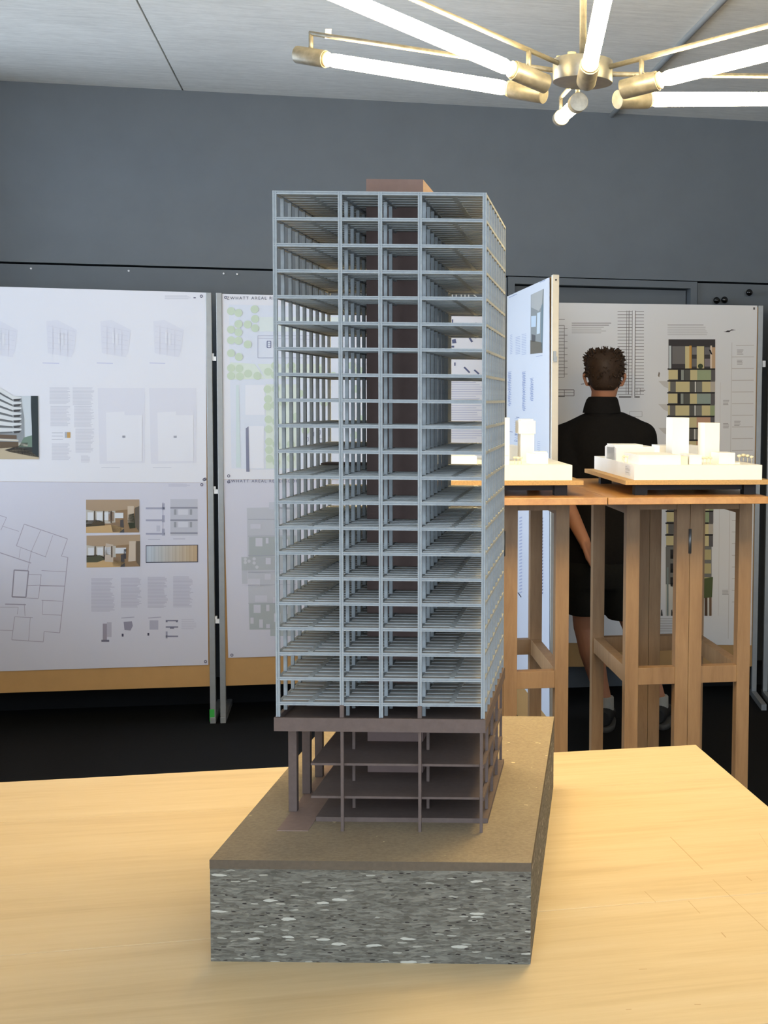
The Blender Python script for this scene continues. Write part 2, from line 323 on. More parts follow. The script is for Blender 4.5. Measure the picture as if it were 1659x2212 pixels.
# ------------------------------------------------------------------ flat print
class Print:
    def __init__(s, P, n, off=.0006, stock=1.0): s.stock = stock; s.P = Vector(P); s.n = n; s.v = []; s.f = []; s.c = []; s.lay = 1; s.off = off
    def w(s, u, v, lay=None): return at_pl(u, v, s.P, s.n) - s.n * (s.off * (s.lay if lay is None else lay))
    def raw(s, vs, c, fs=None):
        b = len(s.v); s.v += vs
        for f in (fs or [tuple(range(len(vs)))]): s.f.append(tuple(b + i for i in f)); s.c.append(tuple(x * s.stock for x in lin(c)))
    def poly(s, pts, c): s.raw([s.w(*p) for p in pts], c)
    def rect(s, u0, v0, u1, v1, c, sk=0.0): s.poly([(u0, v0), (u1, v0 + sk * (u1 - u0)), (u1, v1 + sk * (u1 - u0)), (u0, v1)], c)
    def line(s, u0, v0, u1, v1, w, c):
        L = math.hypot(u1 - u0, v1 - v0) or 1; nx, ny = -(v1 - v0) / L * w / 2, (u1 - u0) / L * w / 2
        s.poly([(u0 + nx, v0 + ny), (u1 + nx, v1 + ny), (u1 - nx, v1 - ny), (u0 - nx, v0 - ny)], c)
    def frame(s, u0, v0, u1, v1, w, c):
        for l in ((u0, v0, u1, v0), (u1, v0, u1, v1), (u1, v1, u0, v1), (u0, v1, u0, v0)): s.line(*l, w, c)
    def disc(s, u, v, r, c, n=18): s.poly([(u + r * math.cos(2 * math.pi * i / n), v + r * math.sin(2 * math.pi * i / n)) for i in range(n)], c)
    def ring(s, u, v, r, w, c, n=14):
        for i in range(n):
            a0, a1 = 2 * math.pi * i / n, 2 * math.pi * (i + 1) / n
            s.line(u + r * math.cos(a0), v + r * math.sin(a0), u + r * math.cos(a1), v + r * math.sin(a1), w, c)
    def text_block(s, u0, v0, u1, v1, c, pitch=4.0, w=1.6, sk=0.0):
        v = v0
        while v < v1:
            s.line(u0, v, u1 - random.random() * .22 * (u1 - u0), v + sk * (u1 - u0), w, c); v += pitch
    def text(s, body, u0, v1, u1, c, height=None):        # baseline from (u0,v1) to u1
        cu = bpy.data.curves.new('t', 'FONT'); cu.body = body; cu.size = 1; cu.space_character = 1.35; cu.resolution_u = 3
        ob = bpy.data.objects.new('t', cu); COL.objects.link(ob); dg = bpy.context.evaluated_depsgraph_get(); dg.update()
        me = bpy.data.meshes.new_from_object(ob.evaluated_get(dg)); xs = [v.co.x for v in me.vertices]; W = max(xs) - min(xs)
        A = s.w(u0, v1); B = s.w(u1, v1); ex = (B - A) / W; ez = Vector((0, 0, 1)) * (ex.length if height is None else (s.w(u0, v1 - height) - A).length / .7)
        s.raw([A + ex * (v.co.x - min(xs)) + ez * v.co.y for v in me.vertices], c, [tuple(p.vertices) for p in me.polygons])
        bpy.data.objects.remove(ob); bpy.data.curves.remove(cu); bpy.data.meshes.remove(me)
    def done(s, name, origin, yaw, label, cat='poster', group=None):
        Wm = Matrix.Translation(Vector(origin)) @ Matrix.Rotation(yaw, 4, 'Z'); inv = Wm.inverted()
        me = bpy.data.meshes.new(name); me.from_pydata([tuple(inv @ v) for v in s.v], [], s.f)
        ca = me.color_attributes.new('Col', 'FLOAT_COLOR', 'CORNER')
        for p in me.polygons:
            for li in p.loop_indices: ca.data[li].color = (*s.c[p.index], 1)
        me.materials.append(M['print']); o = bpy.data.objects.new(name, me); COL.objects.link(o); o.location = origin; o.rotation_euler = (0, 0, yaw)
        WM[o] = Wm; return tag(o, label, cat, group)
    def sheet(s, corners, c, th=.0006):       # the paper itself: a thin box so the poster has a body
        vs = [s.w(*p, 0.4) for p in corners] + [s.w(*p, 0.4) + s.n * th for p in corners]
        s.raw(vs, c, [(0, 1, 2, 3), (7, 6, 5, 4), (0, 4, 5, 1), (1, 5, 6, 2), (2, 6, 7, 3), (3, 7, 4, 0)]); s.corners = corners
PAPER = (232, 231, 236)
LAV = (214, 213, 224)
LAV2 = (202, 202, 214)
INK = (70, 72, 92)

# ------------------------------------------------------------------ exhibition boards
B0 = at_z(459, 1562, 0)
def board(name, O, eu, en, s0, s1, zb, zt_, yaw, label, posts=True, hooks=(), tape=False, postmat='alu', postw=.026, foot=.34):
    e = empty(name, O + eu * ((s0 + s1) / 2), yaw, label, 'display board', 'exhibition boards')
    build('panel', rb(MB(), s0, s1, 0, .022, zb, zt_ - .008, O, eu, en), 'panelwood', e)
    for i, (p0, p1) in enumerate(((s0 - postw, s0), (s1, s1 + postw))):
        build('post', rb(MB(), p0, p1, -.008, .03, .03, zt_, O, eu, en), postmat, e, bevel=.002)
        build('foot', rb(MB(), p0, p1, -.012, .03 + foot, 0, .03, O, eu, en), postmat, e, bevel=.002)
    return e
def sof(O, eu, P): return (P - O).dot(eu)
zt1 = 2.0126; zb1 = .176
s1r = sof(B0, EU, at_pl(444.5, 640, B0, EN)); e1 = board('exhibition_board', B0, EU, EN, s1r - 1.26, s1r, zb1, zt1, YAW, 'leftmost exhibition board with two stacked pale plan posters')
s2l = sof(B0, EU, at_pl(479.5, 640, B0, EN)); s2r = sof(B0, EU, at_pl(1066, 700, B0, EN)); e2 = board('exhibition_board', B0, EU, EN, s2l, s2r, zb1, zt1, YAW, 'exhibition board partly hidden behind the tall tower model, green tree plan on it')
for u, v in ((464, 772), (468, 1059), (471, 1339)):
    P = at_pl(u, v, B0, EN); build('connector_hook', rb(rb(MB(), -.012, .006, -.004, .012, -.016, .004, P, EU, EN), -.014, -.004, -.004, .012, .004, .018, P, EU, EN), 'plastic', e2)
P = at_pl(458, 1545, B0 - EN * .009, EN); build('tape', rb(MB(), -.011, .011, -.0012, 0, -.03, .028, P, EU, EN), 'green', e1)
# right board
YR = .055; EUR, ENR = frame(YR); BR = Vector((0, 6.72, 0))
sr0 = sof(BR, EUR, at_pl(1175, 700, BR, ENR)); sr1 = sof(BR, EUR, at_pl(1637, 700, BR, ENR))
zr1 = at_pl(1420, 657, BR, ENR).z; e4 = board('exhibition_board', BR, EUR, ENR, sr0, sr1, .16, zr1, YR, 'exhibition board behind the man, facade drawing on its poster', foot=.02)
for p0 in (sr0 - .026, sr1): build('foot', rb(MB(), p0, p0 + .026, -.30, -.012, 0, .03, BR, EUR, ENR), 'alu', e4)
P = at_pl(1651, 786, BR, ENR); build('connector_hook', rb(MB(), -.010, .006, -.004, .012, -.016, .016, P, EUR, ENR), 'plastic', e4)
e5 = board('exhibition_board', BR, EUR, ENR, sr1 + .085, sr1 + 1.3, .16, zr1, YR, 'exhibition board cut off by the right picture edge, only its post showing', foot=.02)
for p0 in (sr1 + .059,): build('foot', rb(MB(), p0, p0 + .026, -.30, -.012, 0, .03, BR, EUR, ENR), 'alu', e5)
# board at right angles to the wall
A3 = at_z(1196, 593, zt1); Cc = at_z(1097, 640, zt1); A3.z = 0; Cc.z = 0
E3 = (Cc - A3).normalized(); N3 = Vector((E3.y, -E3.x, 0))       # face looks to -X: outward normal -N3
y3 = math.atan2(E3.y, E3.x); L3 = (Cc - A3).length
e3 = empty('exhibition_board', A3 + E3 * L3 / 2, y3, 'exhibition board standing edge-on to the camera beside the man', 'display board', 'exhibition boards')
build('panel', rb(MB(), .026, L3 - .026, 0, .022, .12, zt1 - .004, A3, E3, N3), 'panelwood', e3)
for p0 in (0, L3 - .026):
    build('post', rb(MB(), p0, p0 + .026, -.004, .022, .03, zt1, A3, E3, N3), 'cream', e3, bevel=.002)
    build('foot', rb(MB(), p0, p0 + .026, -.004, .26, 0, .03, A3, E3, N3), 'cream', e3, bevel=.002)
P = A3 + Vector((0, 0, at_pl(1196, 770, A3, E3).z)); build('connector_hook', rb(rb(MB(), -.008, 0, .000, .010, -.02, .02, P, E3, N3), -.008, 0, .010, .014, -.02, .0, P, E3, N3), 'hinge', e3)
P = A3 + Vector((0, 0, zt1 - .02)); build('bolt', MB().tube(P + N3 * .009, P + N3 * .009 - E3 * .002, .0035, n=10), 'black', e3)

# ------------------------------------------------------------------ posters on the left board
pm = Vector(B0) - EN * .004
def pins(p, pts, c=(88, 88, 110)):
    p.lay = 3
    for u, v in pts: p.ring(u, v, 2.6, 1.5, c)
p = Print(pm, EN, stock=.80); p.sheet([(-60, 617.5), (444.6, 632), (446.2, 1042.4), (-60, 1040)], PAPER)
p.lay = 1
for k_, x in enumerate((-28, 100, 217, 331)):          # four pale floor plans
    p.poly([(x, 694), (x + 8, 693), (x + 24, 691), (x + 66, 713), (x + 60, 760), (x + 55, 772), (x + 8, 764), (x + 3, 762)], (225, 224, 232)); p.lay = 2
    for q in range(5): p.line(x + 4, 704 + q * 12, x + 62 - q, 716 + q * 10, .9, (217, 216, 226))
    for q in (14, 30, 46): p.line(x + q, 699 + q * .3, x + q, 764 + q * .12, .9, (217, 216, 226))
    p.rect(x + 26, 718, x + 30, 742, PAPER); p.rect(x + 33, 720, x + 38, 746, PAPER); p.lay = 1
    p.line(x - 8, 784, x + 26 + 5 * k_ % 3, 785, 1.6, (200, 200, 224))
# building picture
p.lay = 1; p.rect(-60, 855, 84, 992, (206, 212, 216)); p.lay = 2
p.poly([(-60, 856), (46, 856), (48, 880), (52, 900), (53, 960), (-60, 975)], (150, 154, 156)); p.lay = 3
for q in range(7):
    y = 858 + q * 11.5; p.poly([(-60, y - 58 + q * 9), (30, y - 2), (47, y - 1), (46, y + 3), (28, y + 5), (-60, y - 46 + q * 9)], (222, 223, 222))
    p.poly([(29, y + 4), (46, y + 3), (42, y + 8), (31, y + 9)], (78, 76, 76)); p.poly([(-60, y - 46 + q * 9), (27, y + 5), (27, y + 8), (-60, y - 40 + q * 9)], (112, 113, 114))
p.poly([(-60, 936), (36, 940), (36, 948), (-60, 946)], (110, 92, 76)); p.poly([(-60, 944), (40, 950), (40, 953), (-60, 949)], (216, 208, 190)); p.poly([(-60, 952), (40, 955), (40, 966), (-60, 972)], (104, 88, 70))
p.poly([(52, 945), (70, 940), (70, 966), (40, 966)], (120, 140, 124)); p.poly([(40, 956), (60, 956), (60, 964), (40, 964)], (190, 186, 170))
p.poly([(-60, 972), (40, 964), (84, 982), (84, 992), (-60, 992)], (196, 180, 152)); p.poly([(10, 972), (44, 962), (72, 966), (84, 988), (60, 984), (20, 976)], (62, 60, 58))
p.lay = 4; p.poly([(67, 855), (82, 855), (84, 988), (70, 978), (69, 920), (67, 880)], (52, 60, 62))
p.lay = 1
for (x0, y0, x1, y1) in ((107, 838, 152, 873), (109, 878, 153, 921), (157, 838, 204, 876), (160, 878, 204, 924), (112, 959, 155, 994), (163, 927, 204, 979), (175, 985, 195, 999)): p.text_block(x0, y0, x1, y1, (208, 207, 216), 2.6, 1.3)
for y in (935, 942, 949): p.line(112, y, 136, y, 1.2, (190, 190, 200))
p.rect(140, 933, 152, 946, (176, 180, 190)); p.lay = 2; p.rect(145, 934, 152, 946, (200, 160, 100)); p.lay = 1
for x in (211, 322): p.poly([(x, 838), (x + 102, 838), (x + 102, 1000), (x + 4, 1002)], (224, 223, 231)); p.lay = 2; p.poly([(x + 18, 891), (x + 58, 889), (x + 58, 897), (x + 96, 897), (x + 96, 996), (x + 20, 996)], PAPER); p.rect(x + 53, 941, x + 60, 946, (200, 200, 214)); p.lay = 1; p.line(x + 8, 1010, x + 48, 1010, 1.2, (205, 205, 215))
p.text_block(356, 639, 412, 646, (205, 205, 214), 2.2, 1.0)
p.lay = 2; p.rect(418, 642, 423, 644.5, (120, 120, 140)); pins(p, ((435, 640), (441, 1036)))
poster1 = p.done('plan_poster', at_pl(200, 1042, B0, EN) - EN * .004, YAW, 'upper poster on the leftmost board, four floor plans and a building photo')
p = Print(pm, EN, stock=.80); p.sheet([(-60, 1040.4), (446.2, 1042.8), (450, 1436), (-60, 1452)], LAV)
p.lay = 1; PL = (172, 165, 178)
def T_(x, y): return (x * .374, 1020 + y * .374)
for (a, b, c_, d_, w_) in ((140, 300, 390, 385, 2), (390, 385, 355, 485, 1.6), (355, 485, 392, 492, 1.4), (392, 492, 345, 928, 2), (345, 928, 255, 920, 1.6), (255, 920, 250, 980, 1.6), (250, 980, 68, 968, 1.8), (68, 968, 85, 835, 1.6), (85, 835, 190, 840, 1.4), (140, 300, 95, 425, 1.8), (95, 425, 265, 490, 1.6), (235, 335, 180, 460, 1.2), (305, 365, 262, 490, 1.2), (0, 465, 180, 525, 2.4), (180, 460, 160, 570, 1.4), (240, 568, 380, 575, 1.4), (230, 655, 375, 658, 2.4), (240, 740, 362, 745, 1.4), (248, 740, 245, 820, 1.2), (245, 822, 355, 826, 1.6), (238, 590, 222, 730, 1.4), (165, 590, 238, 592, 1.2), (160, 655, 235, 652, 1.2), (70, 722, 220, 730, 1.4), (175, 840, 165, 975, 1.2), (0, 250, 38, 262, 1.6), (38, 262, 5, 335, 1.4), (10, 310, 110, 342, 1.2), (118, 440, 110, 495, 1.0), (140, 760, 145, 830, 1.4), (0, 780, 105, 780, 1.4), (105, 780, 100, 820, 1.2), (0, 912, 75, 915, 1.4), (30, 762, 150, 765, 3)):
    p.line(*T_(a, b), *T_(c_, d_), w_ * .8, PL)
for l in ((82, 565, 165, 570), (165, 570, 150, 722), (150, 722, 70, 720), (70, 720, 82, 565)): p.line(*T_(*l[:2]), *T_(*l[2:]), 2.6, (158, 152, 164))
def interior(p, x0, y0, x1, y1, sk, second):
    W, H = x1 - x0, y1 - y0
    def q(pts, c): p.poly([(x0 + a * W, y0 + b * H + sk * a * W) for a, b in pts], c)
    p.lay = 1; q([(0, 0), (1, 0), (1, 1), (0, 1)], (150, 122, 92)); p.lay = 2
    q([(0, 0), (1, 0), (1, .25), (.8, .3), (.5, .34), (.18, .33), (0, .3)], (176, 152, 126)); q([(0, .3), (.18, .34), (.55, .34), (.55, .72), (0, .72)], (196, 190, 180)); q([(0, .62), (.2, .6), (.35, .68), (.35, .78), (0, .82)], (70, 62, 48))
    q([(0, .82), (.5, .76), (.72, .86), (.62, 1), (0, 1)], (206, 172, 124)); q([(.46, .7), (.62, .68), (.66, .98), (.5, .98)], (140, 116, 92)); q([(.64, .62), (.7, .6), (.72, 1), (.64, 1)], (82, 78, 78))
    p.lay = 3
    for a in (.03, .2, .34): q([(a, .38), (a + .11, .38), (a + .11, .62), (a, .62)], (224, 226, 230)); q([(a + .12, .34), (a + .145, .34), (a + .145, .7), (a + .12, .7)], (96, 84, 72))
    if second: q([(.36, .25), (.5, .3), (.5, .85), (.34, .82)], (200, 184, 168)); q([(.54, .4), (.74, .4), (.74, .58), (.54, .58)], (220, 222, 226)); q([(.8, .2), (.92, .2), (.92, .82), (.78, .84)], (206, 190, 172)); q([(.7, .45), (.74, .45), (.74, .75), (.69, .75)], (70, 66, 70)); q([(0, .68), (.25, .62), (.34, .76), (.2, .84), (0, .84)], (86, 86, 66)); q([(.93, .2), (1, .2), (1, 1), (.93, .85)], (110, 96, 80))
    else: q([(.42, .34), (.52, .38), (.52, .66), (.42, .66)], (150, 128, 110)); q([(.54, .4), (.7, .4), (.7, .56), (.54, .56)], (226, 228, 230)); q([(.78, .2), (.9, .2), (.9, .7), (.78, .7)], (204, 186, 164)); q([(.8, .45), (.9, .42), (.93, .86), (.82, .88), (.78, .65)], (58, 62, 44)); q([(.92, .25), (1, .2), (1, .98), (.92, .8)], (104, 94, 82)); q([(.13, .66), (.34, .66), (.34, .74), (.1, .78)], (84, 72, 54))
interior(p, 186, 1079.5, 301, 1151, -.006, False); interior(p, 187, 1157, 302.5, 1226, -.02, True)
p.lay = 1; G = (168, 168, 186)
for y in (1096, 1122, 1151): p.rect(315, y, 356, y + 4, G); p.rect(350, y - 9, 356, y + 6, (176, 176, 194))
p.line(352, 1085, 352, 1150, 1.2, G); p.rect(338, 1135, 346, 1148, (196, 196, 210))
p.rect(368, 1078, 427, 1157, (196, 196, 206)); p.lay = 2
for y in (1097, 1124, 1152): p.rect(368, y - 2, 427, y + 1.5, (150, 150, 162))
for y in (1100, 1127): p.rect(376, y, 381, y + 12, (160, 162, 168)); p.rect(410, y, 415, y + 12, (160, 162, 168)); p.rect(385, y, 406, y + 12, (214, 214, 222))
p.lay = 1; p.line(320, 1165, 346, 1165, 1.2, G); p.line(374, 1164, 400, 1164, 1.2, G)
p.rect(315, 1178, 428, 1216, (70, 70, 84), -.012); p.lay = 2
for i in range(36):
    t = i / 36; c_ = tuple(int(a * (1 - t) + b * t) for a, b in zip((190, 200, 212), (196, 168, 132))); dd = (i * 7 % 5) * 3 - 6
    p.rect(316.5 + i * 3.05, 1179.5 - i * .037, 316.5 + (i + 1) * 3.05, 1214 - i * .037, tuple(max(0, x + dd) for x in c_))
p.lay = 1
for (x0, y0, x1, y1) in ((197, 1250, 248, 1321), (261, 1249, 306, 1313), (319, 1247, 363, 1312), (374, 1246, 418, 1312)): p.text_block(x0, y0, x1, y1, (188, 186, 201), 2.6, 1.4)
p.rect(222, 1347, 231, 1382, (160, 152, 164)); p.rect(231, 1344, 241, 1376, (186, 182, 196)); p.rect(219, 1382, 236, 1386.5, (118, 114, 130)); p.poly([(267, 1343), (285, 1342), (287, 1352), (282, 1362), (269, 1361)], (150, 146, 162)); p.rect(323, 1340, 342, 1360, (180, 178, 194))
p.rect(263, 1369, 267, 1375, (80, 78, 96)); p.rect(318.5, 1367, 322.5, 1373, (80, 78, 96))
for y in (1339, 1353, 1373): p.rect(358, y, 385, y + 3, (138, 136, 154))
p.rect(358, 1341, 362, 1344, (120, 118, 138)); p.rect(380, 1341, 384, 1344, (120, 118, 138)); p.rect(358, 1364, 362, 1379, (160, 158, 176)); p.rect(367, 1355, 376, 1358, (120, 118, 138)); p.text_block(392, 1338, 425, 1362, (196, 194, 208), 4, 1.2)
for x in (262, 320): p.line(x, 1335, x + 28, 1333, 2, (178, 176, 192))
p.text_block(364, 1046, 412, 1052, (190, 190, 206), 2.2, 1.0); pins(p, ((443, 1035), (436, 1047), (444, 1429)))
p.done('plan_poster', at_pl(200, 1440, B0, EN) - EN * .004, YAW, 'lower poster on the leftmost board, tilted floor plan and two interior pictures')

# ------------------------------------------------------------------ posters on the second board
p = Print(pm, EN, stock=.80); p.sheet([(479.6, 634.6), (1064, 651), (1064, 1036), (483, 1036)], PAPER)
p.lay = 1; TREE = (206, 219, 196); LAWN = (224, 232, 220); SITE = (224, 228, 238)
p.poly([(494, 658), (760, 663), (760, 1020), (500, 1012)], SITE); p.lay = 2
p.rect(560, 685, 760, 716, (226, 233, 230)); p.poly([(497, 783), (550, 786), (572, 818), (497, 820)], LAWN); p.poly([(556, 786), (700, 786), (700, 818), (574, 818)], LAWN)
p.poly([(510, 832), (516, 832), (520, 1010), (510, 1010)], (214, 226, 226)); p.rect(530, 832, 572, 896, (236, 236, 242)); p.rect(536, 920, 570, 1012, (236, 236, 242)); p.rect(574, 830, 640, 1012, LAWN)
p.lay = 3; TR = ((499, 672), (515, 676), (550, 668), (551, 689), (551, 709), (515, 700), (535, 701), (499, 712), (515, 718), (499, 735), (515, 736), (535, 744), (499, 763), (516, 771), (499, 795), (517, 796), (499, 812), (518, 813), (536, 807), (556, 812), (594, 790), (579, 803), (594, 810), (629, 790), (634, 806), (578, 841), (596, 840), (579, 862), (578, 878), (594, 875), (580, 906), (596, 911), (580, 927), (581, 954), (597, 960), (581, 972), (582, 991), (597, 998), (612, 870), (615, 920), (628, 960), (640, 900), (648, 850), (628, 990), (660, 930), (690, 800), (720, 812), (700, 870), (760, 790), (775, 800), (770, 840), (778, 905), (765, 940))
for i, (x, y) in enumerate(TR): p.lay = 3 + (i % 3) * .3; p.disc(x, y, 8.6, TREE)
p.lay = 3; p.frame(557, 725, 690, 773, .9, (178, 180, 202)); p.line(557, 731, 690, 733, .8, (190, 192, 210)); BL = (92, 98, 140)
for x in (577, 591): p.frame(x, 737, x + 8, 751, 1.3, BL); p.line(x + 2, 742, x + 7, 742, .8, BL); p.line(x + 2, 746, x + 7, 746, .8, BL)
p.poly([(531, 925), (537, 921), (539, 1019), (532, 1019)], (138, 140, 160))
for (x, y) in ((658, 930), (672, 934), (686, 930), (660, 945), (690, 948)): p.frame(x, y, x + 6, y + 8, .9, BL)
p.text('ZWHATT AREAL REGENSDORF', 490, 647, 652, INK)
DK = (96, 102, 134)       # black-plan blocks at the right
for q in ([(976, 734), (984, 732), (986, 741), (977, 742)], [(975, 747), (981, 747), (981, 751), (975, 751)], [(1012, 730), (1016, 729), (1022, 738), (1018, 740)], [(1026, 727), (1029, 727), (1029, 731), (1026, 731)], [(981, 783), (984, 783), (984, 790), (981, 790)], [(1001, 794), (1004, 792), (1016, 804), (1013, 806)], [(1023, 800), (1026, 798), (1036, 807), (1033, 809)], [(976, 690), (979, 690), (979, 700), (976, 700)], [(1026, 697), (1030, 697), (1030, 702), (1026, 702)], [(990, 760), (1000, 764), (998, 768), (988, 764)], [(940, 720), (950, 722), (949, 730), (939, 728)], [(930, 780), (944, 776), (946, 781), (932, 785)], [(1046, 750), (1056, 752), (1054, 764), (1044, 762)], [(1044, 700), (1052, 702), (1050, 712), (1042, 710)]): p.poly(q, DK)
for (y0, y1) in ((826, 866), (876, 920), (926, 950)): p.text_block(940, y0, 1052, y1, (190, 192, 214), 5, 1.3)
pins(p, ((487.5, 642.5), (494, 1028)))
p.done('site_plan_poster', at_pl(700, 1036, B0, EN) - EN * .004, YAW, 'upper poster behind the tower model, site plan with green tree circles')
p = Print(pm, EN, stock=.80); p.sheet([(483, 1036.5), (1064, 1037), (1064, 1404), (493, 1421)], LAV); p.lay = 1
g1_, g2_, g3_ = (196, 198, 206), (176, 182, 184), (206, 206, 216)
p.poly([(533, 1097), (640, 1095), (640, 1360), (538, 1360)], g1_); p.poly([(581, 1085), (640, 1084), (640, 1100), (581, 1100)], (200, 204, 214)); p.poly([(521, 1203), (535, 1203), (535, 1261), (523, 1261)], g1_); p.poly([(584, 1358), (640, 1356), (640, 1374), (584, 1374)], (182, 188, 190)); p.lay = 2
p.poly([(538, 1160), (640, 1158), (640, 1200), (538, 1204)], g2_); p.poly([(522, 1204), (640, 1202), (640, 1230), (522, 1232)], (182, 186, 190)); p.poly([(538, 1304), (640, 1302), (640, 1358), (540, 1360)], g2_); p.lay = 3
for (x, y, w_, h_) in ((552, 1162, 15, 18), (574, 1162, 6, 12), (541, 1132, 22, 10), (536, 1250, 26, 16), (574, 1205, 11, 14), (551, 1286, 26, 14), (548, 1306, 15, 18), (575, 1306, 7, 14), (541, 1334, 7, 13), (560, 1338, 8, 18), (575, 1348, 8, 9), (592, 1325, 14, 18), (572, 1240, 13, 12), (590, 1290, 12, 12), (610, 1165, 12, 14), (612, 1310, 10, 16)): p.rect(x, y, x + w_, y + h_, (208, 208, 218))
for (x, y) in ((530, 1208), (538, 1212), (549, 1207), (549, 1216), (555, 1225), (530, 1215)): p.disc(x, y, 3.6, (206, 208, 214))
for y in (1122, 1158, 1200, 1236, 1264, 1303): p.line(536, y, 640, y - 1, 1, (170, 172, 184))
p.text('ZWHATT AREAL REGENSDORF', 492, 1042, 650, (92, 94, 120)); p.text_block(900, 1080, 1040, 1200, (186, 186, 204), 6, 1.4); pins(p, ((494, 1041), (501, 1415)))
p.done('site_plan_poster', at_pl(700, 1410, B0, EN) - EN * .004, YAW, 'lower poster behind the tower model, pale grey apartment plan')

# ------------------------------------------------------------------ poster on the edge-on board
p3 = Vector(A3) - N3 * .006
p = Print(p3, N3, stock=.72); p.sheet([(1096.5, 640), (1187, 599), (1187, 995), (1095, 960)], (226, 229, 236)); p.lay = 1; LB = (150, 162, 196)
p.poly([(1147, 637), (1175, 624), (1172, 762), (1146, 765)], (150, 154, 152)); p.lay = 2
p.poly([(1148, 637), (1174, 625), (1171, 660), (1165, 672), (1148, 664)], (186, 186, 182)); p.poly([(1148, 683), (1159, 682), (1158, 706), (1148, 707)], (206, 222, 236)); p.poly([(1161, 676), (1168, 674), (1167, 720), (1160, 722)], (214, 226, 234)); p.poly([(1170, 660), (1174, 655), (1172, 760), (1169, 740)], (120, 140, 148)); p.poly([(1146, 735), (1171, 740), (1172, 762), (1146, 765)], (112, 106, 92)); p.poly([(1149, 722), (1157, 724), (1157, 738), (1149, 738)], (90, 90, 92))
p.lay = 1; p.line(1100, 643, 1117, 635, 1.3, LB); p.line(1166, 610, 1178, 605, 1.3, LB)
for (x0, x1, y0, y1) in ((1114, 1124, 728, 766), (1127, 1137, 722, 768), (1102, 1107, 724, 764)):
    y = y0
    while y < y1: p.line(x0, y + 1, x1, y - 1, 1.0, (170, 182, 212)); y += 3.6
random.seed(5)
for (x, y0, y1) in ((1101, 804, 878), (1132, 804, 886), (1149, 818, 866)):
    y = y0
    while y < y1: p.line(x - 4, y, x + 4, y - 1.5, .9, LB); p.rect(x - 2 - random.random() * 2, y + 1, x + 1 + random.random() * 2, y + 3.2, (160, 172, 206)); y += 5
for (x, y) in ((1118, 901), (1104, 932), (1115, 938), (1114, 952)): p.line(x - 3, y, x + 4, y + 1.5, 1.2, (96, 108, 150))
for (x, y0, y1) in ((1115, 905, 956), (1164, 955, 990)):
    y = y0
    while y < y1: p.line(x - 3, y, x + 3, y - 1.5, .9, (150, 164, 204)); y += 4
p.line(1158, 770, 1172, 768, .9, LB)
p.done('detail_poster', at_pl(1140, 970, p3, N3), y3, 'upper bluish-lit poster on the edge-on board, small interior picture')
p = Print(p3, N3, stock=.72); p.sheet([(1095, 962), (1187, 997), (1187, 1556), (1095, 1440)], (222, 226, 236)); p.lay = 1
for i in range(24):
    y = 1118 + i * 7; p.poly([(1122, y), (1128, y - 2), (1128, y + 1), (1122, y + 3)], (178, 186, 216)); p.poly([(1168, y + 2), (1174, y), (1173, y + 3.5), (1167, y + 5.5)], (104, 114, 150))
p.line(1119, 1280, 1126, 1290, 2.0, (40, 42, 60))
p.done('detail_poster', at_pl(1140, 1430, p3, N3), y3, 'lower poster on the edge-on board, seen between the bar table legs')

# ------------------------------------------------------------------ poster on the right board
pr = BR - ENR * .004
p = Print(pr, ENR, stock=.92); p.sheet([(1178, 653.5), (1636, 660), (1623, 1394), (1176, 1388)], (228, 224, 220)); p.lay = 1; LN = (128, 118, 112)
def section(x0, x1, xs, y0, y1, n, stepped):
    for i in range(n + 1):
        y = y0 + (y1 - y0) * i / n; k_ = (x1 - 7 if (stepped and i % 2 == 0) else x1)
        p.line(x0, y, k_, y, 1.1, LN)
        if stepped and i < n: p.line(x1 - 7, y, x1 - 7, y + (y1 - y0) / n, 1.1, LN)
    for x, w_ in xs: p.line(x, y0 - 2, x - 1.5, y1, w_, LN)
section(1196, 1226, (), 703, 815, 16, True); p.line(1196, 690, 1220, 690, 1.1, LN)
p.frame(1196, 842, 1240, 855, 1.4, LN); p.line(1219, 842, 1219, 855, 1.2, LN); p.line(1196, 848, 1240, 848, 1, LN); p.rect(1196, 855, 1220, 857.5, (110, 104, 100))
section(1334, 1391, ((1354, .9), (1359, 1.4)), 673, 852, 26, False); p.lay = 2; p.rect(1366, 671, 1372, 859, (236, 232, 228)); p.line(1366, 671, 1365, 859, 1.1, LN); p.line(1372.5, 671, 1371, 859, 1.5, LN); p.lay = 1; p.rect(1337, 856, 1363, 859, (120, 112, 106)); p.rect(1370, 856, 1382, 859, (120, 112, 106)); p.line(1382, 843, 1394, 843, 1.4, LN); p.frame(1376, 838, 1383, 852, .9, LN); p.frame(1360, 889, 1387, 900, .9, (176, 168, 162))
p.line(1255, 830, 1262, 829, 1.4, LN); p.text_block(1235, 698, 1322, 704, (140, 132, 126), 4.5, 1.5); p.text_block(1235, 707, 1315, 722, (186, 178, 172), 4, 1.2)
p.text_block(1442, 702, 1530, 704, (150, 142, 136), 4, 1.4); p.text_block(1442, 707, 1530, 727, (190, 182, 176), 4, 1.1)
p.poly([(1563, 716.5), (1568, 716), (1571, 714), (1577, 714), (1580, 711.5), (1590, 713), (1580, 714), (1575, 717.5), (1569, 717.5)], (52, 44, 40))
p.poly([(1423, 803), (1426, 806), (1424, 815), (1421, 812)], (140, 126, 112))
